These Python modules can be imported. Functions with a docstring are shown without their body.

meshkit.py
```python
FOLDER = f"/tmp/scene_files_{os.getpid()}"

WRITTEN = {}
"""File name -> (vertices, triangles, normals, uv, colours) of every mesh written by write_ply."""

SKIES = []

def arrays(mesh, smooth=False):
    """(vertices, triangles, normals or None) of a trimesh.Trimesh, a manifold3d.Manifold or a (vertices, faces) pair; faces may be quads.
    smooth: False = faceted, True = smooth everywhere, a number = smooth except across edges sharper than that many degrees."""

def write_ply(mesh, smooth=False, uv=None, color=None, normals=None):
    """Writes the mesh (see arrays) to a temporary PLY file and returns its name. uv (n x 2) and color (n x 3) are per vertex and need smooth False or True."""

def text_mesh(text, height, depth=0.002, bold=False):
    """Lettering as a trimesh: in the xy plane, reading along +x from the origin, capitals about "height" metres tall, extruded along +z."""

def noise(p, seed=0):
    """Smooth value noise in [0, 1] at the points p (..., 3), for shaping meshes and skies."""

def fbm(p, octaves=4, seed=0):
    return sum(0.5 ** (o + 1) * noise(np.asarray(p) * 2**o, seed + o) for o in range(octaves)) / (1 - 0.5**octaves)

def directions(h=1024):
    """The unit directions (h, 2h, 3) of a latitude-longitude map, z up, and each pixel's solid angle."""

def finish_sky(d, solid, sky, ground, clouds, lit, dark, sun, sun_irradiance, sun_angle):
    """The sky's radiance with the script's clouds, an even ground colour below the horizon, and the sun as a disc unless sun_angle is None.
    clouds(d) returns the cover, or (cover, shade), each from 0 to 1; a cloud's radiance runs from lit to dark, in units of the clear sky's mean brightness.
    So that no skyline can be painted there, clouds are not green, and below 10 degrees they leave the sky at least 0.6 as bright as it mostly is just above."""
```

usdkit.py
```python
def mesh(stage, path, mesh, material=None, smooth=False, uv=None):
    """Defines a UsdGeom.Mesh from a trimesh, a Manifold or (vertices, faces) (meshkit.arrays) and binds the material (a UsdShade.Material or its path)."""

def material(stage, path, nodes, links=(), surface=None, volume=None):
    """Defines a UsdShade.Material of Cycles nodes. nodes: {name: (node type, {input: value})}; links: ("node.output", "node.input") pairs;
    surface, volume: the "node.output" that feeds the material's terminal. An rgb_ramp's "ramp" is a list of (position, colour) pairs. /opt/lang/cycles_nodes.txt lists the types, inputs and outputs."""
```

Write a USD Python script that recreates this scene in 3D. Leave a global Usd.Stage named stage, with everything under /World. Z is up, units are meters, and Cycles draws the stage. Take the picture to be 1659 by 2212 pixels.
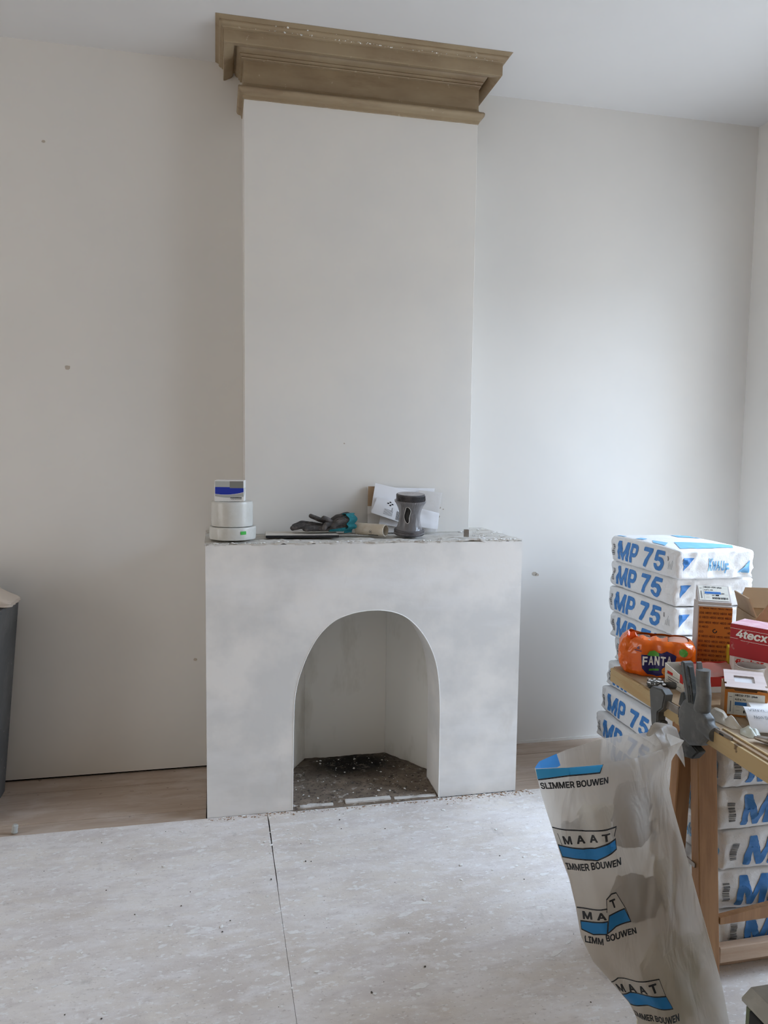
import math, glob
import numpy as np, trimesh, manifold3d as m3
import usdkit, meshkit
from meshkit import fbm, noise
from shapely import affinity, box as sbox, union_all
from shapely.geometry import Polygon, MultiPolygon, Point, LineString
from pxr import Usd, UsdGeom, UsdLux, UsdShade, Gf, Sdf, Vt

stage = Usd.Stage.CreateInMemory()
UsdGeom.SetStageUpAxis(stage, 'Z'); UsdGeom.SetStageMetersPerUnit(stage, 1.0)
UsdGeom.Xform.Define(stage, '/World'); UsdGeom.Scope.Define(stage, '/World/Looks')

# ------------------------------------------------------------------ camera, light, exposure
YAW, PITCH, ROLL = 0.2191, -0.0839, 0.0129
CAM = np.array([0.0427, -3.78, 1.6]); FPX = 1640.0
EXPOSURE = -0.20
cam = UsdGeom.Camera.Define(stage, '/World/camera')
_f = np.array([math.sin(YAW) * math.cos(PITCH), math.cos(YAW) * math.cos(PITCH), math.sin(PITCH)])
_r = np.array([math.cos(YAW), -math.sin(YAW), 0.0]); _u = np.cross(_r, _f)
_R = math.cos(ROLL) * _r + math.sin(ROLL) * _u; _U = -math.sin(ROLL) * _r + math.cos(ROLL) * _u
cam.AddTransformOp().Set(Gf.Matrix4d(*_R, 0, *_U, 0, *(-_f), 0, *CAM, 1))
cam.CreateHorizontalApertureAttr(36.0); cam.CreateVerticalApertureAttr(36.0 * 2212 / 1659)
cam.CreateFocalLengthAttr(36.0 * FPX / 1659)
cam.CreateExposureAttr(EXPOSURE)
cam.CreateClippingRangeAttr((0.05, 1000.0))

H, XR, XL, YF = 3.378, 2.962, -4.6, -4.9          # ceiling, right wall, left wall, front wall
WR = dict(y0=-2.6, y1=-0.50, z0=0.25, z1=2.75)       # street window in the right wall
WL = dict(y0=-4.3, y1=-1.2, z0=0.4, z1=2.9)         # garden window in the left wall
dome = UsdLux.DomeLight.Define(stage, '/World/sky')
dome.CreateColorAttr(Gf.Vec3f(0.86, 0.93, 1.0)); dome.CreateIntensityAttr(1.0)
def rect_light(name, pos, roty, w, h, color, inten):
    l = UsdLux.RectLight.Define(stage, '/World/' + name)
    l.CreateWidthAttr(w); l.CreateHeightAttr(h); l.CreateColorAttr(Gf.Vec3f(*color)); l.CreateIntensityAttr(inten)
    x = UsdGeom.Xformable(l); x.AddTranslateOp().Set(Gf.Vec3d(*pos)); x.AddRotateYOp().Set(roty)
    return l
rect_light('street_daylight', (XR + 0.32, (WR['y0'] + WR['y1']) / 2, (WR['z0'] + WR['z1']) / 2), 90, WR['z1'] - WR['z0'], WR['y1'] - WR['y0'], (0.72, 0.84, 1.0), 1.6)
rect_light('high_sky', (XR + 3.5, -1.9, 4.9), 56, 3.8, 6.0, (0.57, 0.745, 1.0), 18.5)
rect_light('garden_daylight', (XL - 0.30, (WL['y0'] + WL['y1']) / 2, (WL['z0'] + WL['z1']) / 2), -90, WL['z1'] - WL['z0'], WL['y1'] - WL['y0'], (1.0, 0.76, 0.50), 0.85)

# ------------------------------------------------------------------ materials
MATS = {}
def mat(name, color, rough=0.6, layers=(), bump=None, spec=0.4, **extra):
    """layers: (kind, scale, lo, hi, colour, amount): noise above lo..hi mixes the colour in."""
    n = {'tc': ('texture_coordinate', {}), 'p': ('principled_bsdf', {'roughness': rough, 'specular_ior_level': spec, **extra})}
    links = []
    n['c0'] = ('color', {'value': color}); cur = 'c0.color'
    for i, (kind, scale, lo, hi, col, amt) in enumerate(layers):
        sc = tuple(scale) if np.ndim(scale) else (scale,) * 3
        n[f'm{i}'] = ('mapping', {'scale': sc[:3], 'location': sc[3:] if len(sc) == 6 else (3.7 * i + 1, 1.3 * i, 2.1 * i)})
        links.append(('tc.object', f'm{i}.vector'))
        if kind == 'noise':
            n[f't{i}'] = ('noise_texture', {'scale': 1.0, 'detail': 5.0, 'roughness': 0.6}); src = f't{i}.fac'
        elif kind == 'fine':
            n[f't{i}'] = ('noise_texture', {'scale': 1.0, 'detail': 1.0, 'roughness': 0.5}); src = f't{i}.fac'
        elif kind == 'spots':
            n[f't{i}'] = ('voronoi_texture', {'scale': 1.0}); src = f't{i}.distance'
        elif kind == 'wave':
            n[f't{i}'] = ('wave_texture', {'scale': 1.0, 'distortion': 6.0, 'detail': 3.0}); src = f't{i}.fac'
        elif kind == 'radial':
            n[f't{i}'] = ('vector_math', {'math_type': 'length'}); src = f't{i}.value'
        links.append((f'm{i}.vector', f't{i}.vector' if kind != 'radial' else f't{i}.vector1'))
        n[f'r{i}'] = ('map_range', {'from_min': lo, 'from_max': hi, 'to_min': 0.0, 'to_max': amt, 'clamp': True, 'range_type': 'linear'})
        links.append((src, f'r{i}.value'))
        n[f'x{i}'] = ('mix', {'mix_type': 'mix', 'color2': col})
        links += [(f'r{i}.result', f'x{i}.fac'), (cur, f'x{i}.color1')]
        cur = f'x{i}.color'
    links.append((cur, 'p.base_color'))
    if bump:
        n['bn'] = ('noise_texture', {'scale': bump[0], 'detail': 6.0, 'roughness': 0.65})
        n['b'] = ('bump', {'strength': bump[1], 'distance': bump[2] if len(bump) > 2 else 0.004})
        links += [('tc.object', 'bn.vector'), ('bn.fac', 'b.height'), ('b.normal', 'p.normal')]
    MATS[name] = usdkit.material(stage, '/World/Looks/' + name, n, links, surface='p.BSDF')
    return MATS[name]

mat('wall_plaster', (0.77, 0.745, 0.705), 0.75, [('noise', 1.1, 0.42, 0.66, (0.70, 0.69, 0.665), 0.5)], (14, 0.12))
mat('bare_plaster', (0.60, 0.47, 0.34), 0.85, [('noise', 1.5, 0.4, 0.66, (0.50, 0.38, 0.27), 0.6)], (12, 0.2))
mat('ceiling_plaster', (0.74, 0.73, 0.72), 0.8, [('noise', 1.3, 0.4, 0.7, (0.68, 0.67, 0.66), 0.5)], (12, 0.1))
mat('chimney_plaster', (0.78, 0.752, 0.705), 0.7, [('noise', 1.6, 0.42, 0.62, (0.70, 0.69, 0.67), 0.5)], (16, 0.12))
mat('surround_plaster', (0.82, 0.788, 0.745), 0.65, [('noise', 2.6, 0.42, 0.60, (0.64, 0.63, 0.61), 0.75), ('noise', (1.4, 1.4, 5), 0.5, 0.7, (0.84, 0.83, 0.82), 0.6), ('noise', (3, 3, 1.5), 0.63, 0.72, (0.60, 0.56, 0.51), 0.5)], (22, 0.15))
mat('firebox_plaster', (0.85, 0.825, 0.76), 0.75, [('noise', (5, 5, 2.2), 0.52, 0.7, (0.60, 0.57, 0.48), 0.7)], (20, 0.15))
mat('crust', (0.58, 0.55, 0.50), 0.9, [('noise', (9, 20, 9), 0.50, 0.64, (0.66, 0.64, 0.61), 0.9), ('noise', 24, 0.58, 0.66, (0.30, 0.25, 0.20), 0.7)], (60, 0.5))
mat('chip', (0.86, 0.85, 0.82), 0.85, (), (80, 0.3))
mat('chip_dark', (0.10, 0.085, 0.07), 0.9)
mat('hardboard', (0.81, 0.762, 0.71), 0.75, [
    ('noise', 1.7, 0.40, 0.64, (0.62, 0.555, 0.50), 0.85),
    ('noise', (2.2, 4.5, 1), 0.45, 0.62, (0.80, 0.765, 0.75), 0.8),
    ('noise', (4, 10, 1), 0.50, 0.66, (0.64, 0.585, 0.56), 0.6),
    ('noise', (9, 22, 1), 0.50, 0.68, (0.84, 0.81, 0.80), 0.75),
    ('noise', (14, 36, 1), 0.52, 0.70, (0.62, 0.57, 0.54), 0.55),
    ('noise', 0.9, 0.56, 0.70, (0.56, 0.47, 0.41), 0.55),
    ('noise', (26, 50, 1), 0.60, 0.65, (0.88, 0.87, 0.86), 0.75),
    ('noise', (50, 90, 1), 0.615, 0.67, (0.90, 0.89, 0.88), 0.75),
    ('noise', (70, 110, 1), 0.60, 0.70, (0.45, 0.40, 0.37), 0.6),
    ('noise', (11, 7, 1), 0.66, 0.72, (0.50, 0.46, 0.43), 0.5)], (70, 0.35))
mat('plank_wood', (0.50, 0.40, 0.32), 0.75, [('noise', (2, 28, 8), 0.40, 0.62, (0.41, 0.315, 0.245), 0.7), ('noise', (4, 9, 4), 0.50, 0.68, (0.60, 0.52, 0.46), 0.75), ('noise', (18, 26, 6), 0.68, 0.70, (0.18, 0.13, 0.10), 0.7)], (40, 0.2))
mat('splat', (0.84, 0.825, 0.80), 0.8, [('noise', 60, 0.45, 0.6, (0.78, 0.75, 0.73), 0.7)])
mat('brown_dust', (0.36, 0.24, 0.16), 0.95)
mat('void', (0.02, 0.017, 0.014), 0.95)
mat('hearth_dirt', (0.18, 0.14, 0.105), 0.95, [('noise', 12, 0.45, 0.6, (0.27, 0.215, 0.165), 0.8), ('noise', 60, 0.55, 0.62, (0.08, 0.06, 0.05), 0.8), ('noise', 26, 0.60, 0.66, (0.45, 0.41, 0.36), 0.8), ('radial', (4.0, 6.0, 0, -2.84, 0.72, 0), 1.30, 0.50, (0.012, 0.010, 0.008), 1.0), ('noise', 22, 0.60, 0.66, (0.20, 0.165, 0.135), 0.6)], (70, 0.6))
mat('mortar', (0.62, 0.60, 0.57), 0.9, [('noise', 18, 0.5, 0.62, (0.40, 0.37, 0.34), 0.8)], (60, 0.4))
mat('cornice_paint', (0.37, 0.285, 0.18), 0.5, [('noise', (2.5, 2.5, 6), 0.44, 0.64, (0.285, 0.205, 0.125), 0.8), ('noise', (3, 12, 12), 0.55, 0.7, (0.22, 0.145, 0.085), 0.6), ('noise', 34, 0.675, 0.70, (0.62, 0.53, 0.40), 0.45), ('noise', 5, 0.6, 0.75, (0.34, 0.27, 0.185), 0.6)], (24, 0.25))
mat('cornice_end', (0.52, 0.36, 0.22), 0.6, [('noise', 9, 0.45, 0.6, (0.36, 0.2, 0.1), 0.8)], (24, 0.3))
mat('paper_sack', (0.80, 0.80, 0.80), 0.55, [('noise', 6, 0.45, 0.65, (0.73, 0.725, 0.71), 0.6)], (7, 0.5, 0.016))
mat('sack_blue', (0.045, 0.20, 0.52), 0.55, [('noise', 40, 0.5, 0.6, (0.08, 0.26, 0.58), 0.6)])
mat('sack_pale_blue', (0.20, 0.48, 0.78), 0.55)
mat('ink_grey', (0.16, 0.16, 0.16), 0.6)
mat('ink_black', (0.02, 0.022, 0.026), 0.5)
mat('ink_red', (0.60, 0.03, 0.02), 0.5)
mat('ink_white', (0.85, 0.84, 0.81), 0.5)
mat('bag_blue', (0.02, 0.19, 0.46), 0.4)
mat('bag_blue_light', (0.03, 0.30, 0.60), 0.4)
mat('pine', (0.43, 0.235, 0.11), 0.6, [('noise', (30, 30, 2.0), 0.42, 0.6, (0.31, 0.155, 0.07), 0.8)], (40, 0.15))
mat('dusty_pine', (0.55, 0.40, 0.29), 0.7, [('noise', (3, 30, 30), 0.42, 0.6, (0.44, 0.29, 0.19), 0.7)], (40, 0.15))
mat('board', (0.36, 0.245, 0.14), 0.7, [('noise', (14, 2.5, 14), 0.44, 0.62, (0.28, 0.18, 0.095), 0.7), ('noise', 5, 0.48, 0.66, (0.50, 0.41, 0.31), 0.8)], (40, 0.2))
mat('board_edge', (0.50, 0.365, 0.185), 0.6, [('noise', (40, 3, 40), 0.5, 0.64, (0.46, 0.30, 0.13), 0.7), ('noise', 16, 0.66, 0.69, (0.12, 0.07, 0.03), 0.9)], (40, 0.2))
mat('tape_film', (0.62, 0.615, 0.58), 0.22, [('noise', 14, 0.5, 0.6, (0.56, 0.55, 0.50), 0.5)], (40, 0.15), 0.5)
mat('green_label', (0.05, 0.45, 0.06), 0.5)
mat('card_white', (0.78, 0.77, 0.75), 0.5, [('noise', 20, 0.5, 0.7, (0.70, 0.68, 0.66), 0.5)])
mat('card_blue', (0.012, 0.035, 0.36), 0.45)
mat('card_grey', (0.22, 0.22, 0.20), 0.5)
mat('card_pale_grey', (0.44, 0.45, 0.43), 0.5)
mat('glove_rubber', (0.055, 0.05, 0.048), 0.75, [('noise', 40, 0.45, 0.65, (0.16, 0.14, 0.13), 0.8)], (120, 0.4))
mat('glove_teal', (0.02, 0.20, 0.24), 0.8, [('noise', 60, 0.5, 0.65, (0.03, 0.30, 0.34), 0.7)], (200, 0.4))
mat('black_plastic', (0.018, 0.018, 0.02), 0.5)
mat('dust_grey', (0.45, 0.41, 0.36), 0.9, [('noise', 30, 0.5, 0.6, (0.56, 0.52, 0.47), 0.7)], (60, 0.3))
mat('dust_pale', (0.66, 0.61, 0.54), 0.9, [('noise', 24, 0.5, 0.6, (0.56, 0.51, 0.45), 0.6)], (60, 0.3))
mat('cardboard_tube', (0.66, 0.60, 0.51), 0.7, [('noise', 12, 0.48, 0.62, (0.56, 0.48, 0.37), 0.8)], (40, 0.2))
mat('cardboard', (0.42, 0.29, 0.175), 0.75, [('noise', 9, 0.5, 0.65, (0.48, 0.345, 0.22), 0.6)], (40, 0.15))
mat('paper', (0.78, 0.78, 0.80), 0.6, (), (12, 0.2))
mat('paper_grey', (0.62, 0.60, 0.58), 0.7, [('noise', 7, 0.5, 0.65, (0.55, 0.52, 0.49), 0.6)], (12, 0.2))
mat('paper_pale', (0.74, 0.72, 0.70), 0.7, (), (12, 0.2))
mat('spool_dark', (0.045, 0.042, 0.045), 0.45, [('noise', 14, 0.45, 0.65, (0.13, 0.12, 0.12), 0.8)], (60, 0.3))
mat('spool_top', (0.42, 0.39, 0.38), 0.7, [('noise', 30, 0.5, 0.6, (0.50, 0.46, 0.44), 0.6)])
mat('grey_metal', (0.36, 0.36, 0.36), 0.35, metallic=0.7)
mat('steel', (0.30, 0.26, 0.22), 0.4, [('noise', 40, 0.5, 0.65, (0.45, 0.41, 0.37), 0.7)], metallic=0.6)
mat('clamp_grey', (0.115, 0.118, 0.115), 0.45, [('noise', 22, 0.48, 0.68, (0.20, 0.195, 0.185), 0.7)], (60, 0.15))
mat('clamp_dark', (0.045, 0.048, 0.045), 0.5, [('noise', 30, 0.5, 0.65, (0.15, 0.15, 0.14), 0.7)])
mat('orange_film', (0.82, 0.155, 0.008), 0.2, [('noise', 6, 0.45, 0.65, (0.70, 0.10, 0.004), 0.8)], (14, 0.25), 0.6)
mat('orange_pale', (0.80, 0.38, 0.26), 0.35)
mat('can_orange', (0.75, 0.16, 0.01), 0.3)
mat('can_lid', (0.62, 0.62, 0.60), 0.3, metallic=0.9)
mat('logo_navy', (0.03, 0.025, 0.13), 0.35)
mat('leaf_green', (0.10, 0.36, 0.05), 0.35)
mat('slice_orange', (0.85, 0.30, 0.05), 0.35)
mat('box_orange', (0.52, 0.17, 0.022), 0.6, [('noise', 8, 0.55, 0.7, (0.58, 0.27, 0.09), 0.6)])
mat('box_orange_ink', (0.13, 0.03, 0.008), 0.6)
mat('box_grey_card', (0.55, 0.50, 0.47), 0.7)
mat('box_pink_card', (0.74, 0.63, 0.60), 0.7, [('noise', (4, 60, 60), 0.5, 0.6, (0.66, 0.54, 0.50), 0.6)])
mat('label_cream', (0.74, 0.72, 0.64), 0.5)
mat('label_blue', (0.03, 0.16, 0.47), 0.5)
mat('box_red', (0.42, 0.012, 0.018), 0.5, [('noise', 30, 0.66, 0.70, (0.6, 0.4, 0.35), 0.5)])
mat('box_red_top', (0.62, 0.33, 0.38), 0.5, [('noise', 18, 0.45, 0.6, (0.75, 0.58, 0.60), 0.7)])
mat('tray_red', (0.56, 0.035, 0.025), 0.5)
mat('tray_pink', (0.52, 0.19, 0.15), 0.55, [('noise', 10, 0.5, 0.65, (0.46, 0.26, 0.22), 0.7)])
mat('cup_plastic', (0.66, 0.645, 0.63), 0.3)
mat('yellow', (0.5, 0.36, 0.02), 0.5)
mat('crumpled_paper', (0.50, 0.43, 0.34), 0.75, [('noise', 14, 0.45, 0.6, (0.66, 0.62, 0.54), 0.7)], (30, 0.4))
mat('glove_pack', (0.56, 0.57, 0.50), 0.5, [('noise', 14, 0.5, 0.6, (0.60, 0.62, 0.54), 0.6)])
mat('pliers_red', (0.50, 0.03, 0.05), 0.35)
mat('bin_grey', (0.085, 0.09, 0.095), 0.55, [('noise', 5, 0.45, 0.66, (0.15, 0.15, 0.15), 0.8), ('noise', 30, 0.68, 0.70, (0.5, 0.5, 0.5), 0.5)], (40, 0.2))
mat('bin_edge', (0.22, 0.235, 0.25), 0.5, [('noise', 30, 0.5, 0.6, (0.16, 0.17, 0.18), 0.6)])
mat('sack_beige', (0.62, 0.53, 0.44), 0.75, (), (30, 0.3))
mat('case_grey', (0.36, 0.35, 0.31), 0.5, [('noise', 20, 0.5, 0.65, (0.44, 0.43, 0.39), 0.6)], (60, 0.2))
mat('case_green', (0.16, 0.19, 0.12), 0.5)
mat('stain', (0.50, 0.44, 0.37), 0.85)
mat('window_paint', (0.75, 0.75, 0.73), 0.4)
mat('rubble', (0.13, 0.11, 0.09), 0.9, (), (30, 0.4))
mat('cardboard_dark', (0.20, 0.145, 0.095), 0.85, (), (30, 0.3))
mat('foam_cream', (0.70, 0.66, 0.52), 0.8, (), (30, 0.3))

def film(name, diff, white, clear, tint=(1, 1, 1), rough=0.25):
    n = {'d': ('diffuse_bsdf', {'color': diff}), 't': ('translucent_bsdf', {'color': white}), 'm1': ('mix_closure', {'fac': 0.62}),
         'tr': ('transparent_bsdf', {'color': tint}), 'm2': ('mix_closure', {'fac': clear}),
         'g': ('glossy_bsdf', {'color': (1, 1, 1), 'roughness': rough}), 'lw': ('layer_weight', {'blend': 0.5}), 'pw': ('math', {'math_type': 'power', 'value2': 4.0}), 'fr': ('math', {'math_type': 'multiply_add', 'value2': 0.45, 'value3': 0.035}), 'm3': ('mix_closure', {}),
         'tc': ('texture_coordinate', {}), 'mp': ('mapping', {'scale': (14.0, 14.0, 4.0), 'rotation': (0.0, 0.35, 0.0)}), 'bn': ('noise_texture', {'scale': 1.0, 'detail': 3.0, 'distortion': 0.8}), 'b': ('bump', {'strength': 0.55, 'distance': 0.02})}
    l = [('d.BSDF', 'm1.closure1'), ('t.BSDF', 'm1.closure2'), ('m1.closure', 'm2.closure1'), ('tr.BSDF', 'm2.closure2'),
         ('m2.closure', 'm3.closure1'), ('g.BSDF', 'm3.closure2'), ('lw.facing', 'pw.value1'), ('pw.value', 'fr.value1'), ('fr.value', 'm3.fac'), ('tc.object', 'mp.vector'), ('mp.vector', 'bn.vector'), ('bn.fac', 'b.height'),
         ('b.normal', 'd.normal'), ('b.normal', 't.normal'), ('b.normal', 'g.normal')]
    MATS[name] = usdkit.material(stage, '/World/Looks/' + name, n, l, surface='m3.closure')
film('bag_film', (0.50, 0.475, 0.44), (0.66, 0.61, 0.545), 0.26, (1, .95, .88), 0.42)
film('bag_white', (0.66, 0.64, 0.61), (0.72, 0.70, 0.66), 0.08, (1, .97, .93), 0.42)
film('shrink_film', (0.8, 0.16, 0.01), (0.9, 0.25, 0.02), 0.35, (1.0, 0.5, 0.1), 0.12)
film('clear_film', (0.52, 0.50, 0.51), (0.55, 0.53, 0.53), 0.34, (0.85, 0.83, 0.82), 0.2)
def pane(name):
    n = {'tr': ('transparent_bsdf', {}), 'g': ('glossy_bsdf', {'roughness': 0.02}), 'lw': ('layer_weight', {'blend': 0.5}), 'pw': ('math', {'math_type': 'power', 'value2': 5.0}), 'fr': ('math', {'math_type': 'multiply_add', 'value2': 0.6, 'value3': 0.04}), 'm': ('mix_closure', {})}
    MATS[name] = usdkit.material(stage, '/World/Looks/' + name, n, [('lw.facing', 'pw.value1'), ('pw.value', 'fr.value1'), ('tr.BSDF', 'm.closure1'), ('g.BSDF', 'm.closure2'), ('fr.value', 'm.fac')], surface='m.closure')
pane('window_glass')

# ------------------------------------------------------------------ scene helpers
USED = {}
def numbered(base):
    k = USED.get(base, 0); USED[base] = k + 1
    return base if k == 0 else f'{base}_{k:03d}'
def path_of(o):
    return '/World' if o is None else str((o if isinstance(o, Usd.Prim) else o.GetPrim()).GetPath())
def tag(o, label=None, cat=None, group=None, kind=None):
    p = o if isinstance(o, Usd.Prim) else o.GetPrim()
    for k, v in (('label', label), ('category', cat), ('group', group), ('kind', kind)):
        if v: p.SetCustomDataByKey(k, v)
    return o
def obj(name, mesh, m, parent=None, smooth=False, **kw):
    o = usdkit.mesh(stage, numbered(path_of(parent) + '/' + name), mesh, MATS[m], smooth)
    o.CreateDoubleSidedAttr(True)
    tag(o, **kw)
    return o
def thing(name, label=None, cat=None, loc=(0, 0, 0), rotz=0.0, group=None, kind=None, rotx=0.0, roty=0.0):
    x = UsdGeom.Xform.Define(stage, numbered('/World/' + name))
    x.AddTranslateOp().Set(Gf.Vec3d(*map(float, loc)))
    if rotz: x.AddRotateZOp().Set(float(rotz))
    if roty: x.AddRotateYOp().Set(float(roty))
    if rotx: x.AddRotateXOp().Set(float(rotx))
    tag(x, label, cat, group, kind)
    return x
# ------------------------------------------------------------------ mesh helpers
def cat_(*ms): return trimesh.util.concatenate([m for m in ms if m is not None])
def bx(x0, x1, y0, y1, z0, z1):
    m = trimesh.creation.box([x1 - x0, y1 - y0, z1 - z0]); m.apply_translation([(x0 + x1) / 2, (y0 + y1) / 2, (z0 + z1) / 2]); return m
def cbx(x0, x1, y0, y1, z0, z1, c=0.002):
    """a box with chamfered edges"""
    lo, hi = np.array([x0, y0, z0], float), np.array([x1, y1, z1], float); h, mid = (hi - lo) / 2, (hi + lo) / 2
    pts = [np.array([sx, sy, sz]) * (h - c * (1 - np.eye(3)[k])) for sx in (-1, 1) for sy in (-1, 1) for sz in (-1, 1) for k in range(3)]
    return trimesh.convex.convex_hull(np.array(pts) + mid)
def T(m, loc=(0, 0, 0), rz=0, rx=0, ry=0):
    m = m.copy()
    for a, ax in ((rx, [1, 0, 0]), (ry, [0, 1, 0]), (rz, [0, 0, 1])):
        if a: m.apply_transform(trimesh.transformations.rotation_matrix(math.radians(a), ax))
    m.apply_translation(loc); return m
def prism(pts, z0, z1, plane='xy'):
    """extrude a polygon; plane xy along z, xz along y, yz along x"""
    p = pts if hasattr(pts, 'geom_type') else Polygon(pts)
    m = trimesh.creation.extrude_polygon(p, z1 - z0, engine='earcut'); m.apply_translation([0, 0, z0])
    v = m.vertices.copy()
    if plane == 'xz': m.vertices = np.stack([v[:, 0], v[:, 2], v[:, 1]], 1); m.invert()
    if plane == 'yz': m.vertices = np.stack([v[:, 2], v[:, 0], v[:, 1]], 1)
    return m
def lathe(prof, n=48):
    return trimesh.creation.revolve(np.array(prof, float), sections=n)
def man(m):
    return m3.Manifold(m3.Mesh(np.asarray(m.vertices, np.float32), np.asarray(m.faces, np.uint32)))
def tri(m):
    k = m.to_mesh(); return trimesh.Trimesh(k.vert_properties[:, :3], k.tri_verts, process=False)
def sph(c, r, n=16): return m3.Manifold.sphere(r, n).translate([float(x) for x in c])
def chain(pts, rads, n=16):
    out = []
    for a, b, ra, rb in zip(pts[:-1], pts[1:], rads[:-1], rads[1:]):
        out.append(m3.Manifold.batch_hull([sph(a, ra, n), sph(b, rb, n)]))
    return m3.Manifold.batch_boolean(out, m3.OpType.Add)
def tube(pts, r, n=10):
    """open swept tube with end caps"""
    pts = np.array(pts, float); t = np.gradient(pts, axis=0); t /= np.linalg.norm(t, axis=1)[:, None]
    up = np.array([0.13, 0.31, 0.94]); V = []
    for p, d in zip(pts, t):
        a = np.cross(d, up); a /= np.linalg.norm(a); b = np.cross(d, a)
        th = np.linspace(0, 2 * np.pi, n, endpoint=False); V.append(p + r * (np.cos(th)[:, None] * a + np.sin(th)[:, None] * b))
    k = len(pts); V = np.vstack(V + [pts[:1], pts[-1:]]); F = []
    for i in range(k - 1):
        for j in range(n):
            a, b = i * n + j, i * n + (j + 1) % n; F += [[a, b, b + n], [a, b + n, a + n]]
    for j in range(n):
        F += [[k * n, (j + 1) % n, j], [k * n + 1, (k - 1) * n + j, (k - 1) * n + (j + 1) % n]]
    return trimesh.Trimesh(V, F, process=False)
def grid(fn, nu, nv, thick=None):
    """surface fn(u, v) on the unit square; fn is vectorised; thick gives it a back along the normal"""
    u, v = np.meshgrid(np.linspace(0, 1, nu), np.linspace(0, 1, nv), indexing='ij')
    P = fn(u.ravel(), v.ravel()); F = []
    i = np.arange(nu * nv).reshape(nu, nv)
    a, b, c, d = i[:-1, :-1].ravel(), i[1:, :-1].ravel(), i[1:, 1:].ravel(), i[:-1, 1:].ravel()
    F = np.vstack([np.stack([a, b, c], 1), np.stack([a, c, d], 1)])
    m = trimesh.Trimesh(P, F, process=False)
    if thick:
        n = m.vertex_normals; k = len(P); Q = P - thick * n
        rim = np.r_[i[:, 0], i[-1, 1:], i[::-1, -1][1:], i[0, ::-1][1:]]
        S = np.vstack([[[rim[j + 1], rim[j], rim[j] + k], [rim[j + 1], rim[j] + k, rim[j + 1] + k]] for j in range(len(rim) - 1)])
        m = trimesh.Trimesh(np.vstack([P, Q]), np.vstack([F, F[:, ::-1] + k, S]), process=False)
    return m
def text_poly(text, bold=True, shear=0.0):
    """lettering as a shapely polygon, capitals 1 high, starting at x = 0"""
    from PIL import Image, ImageDraw, ImageFont
    font = ImageFont.truetype(glob.glob('/opt/blender-*/*/datafiles/fonts/Inter.woff2')[0], 96)
    sw = 4 * bold
    x0, y0, x1, y1 = font.getbbox(text, anchor='ls', stroke_width=sw)
    im = Image.new('L', (x1 - x0 + 8, y1 - y0 + 8))
    ImageDraw.Draw(im).text((4 - x0, 4 - y0), text, 255, font, anchor='ls', stroke_width=sw)
    on = np.pad(np.asarray(im) > 127, ((0, 0), (1, 1))).astype(np.int8)
    rows, st = np.nonzero(np.diff(on, axis=1) == 1); en = np.nonzero(np.diff(on, axis=1) == -1)[1]
    s = union_all(sbox(st, -rows - 1, en, -rows)).buffer(0.6).buffer(-0.6).simplify(0.8)
    k = 1 / 70.0
    s = affinity.affine_transform(s, [k, 0, 0, k, -4 * k, (4 - y0) * k])
    return affinity.affine_transform(s, [1, shear, 0, 1, 0, 0]) if shear else s
def fit(poly, w, h):
    """scale a polygon into 0..w, 0..h"""
    a, b, c, d = poly.bounds
    return affinity.affine_transform(poly, [w / (c - a), 0, 0, h / (d - b), -a * w / (c - a), -b * h / (d - b)])
def move(poly, x, y): return affinity.translate(poly, x, y)
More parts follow.
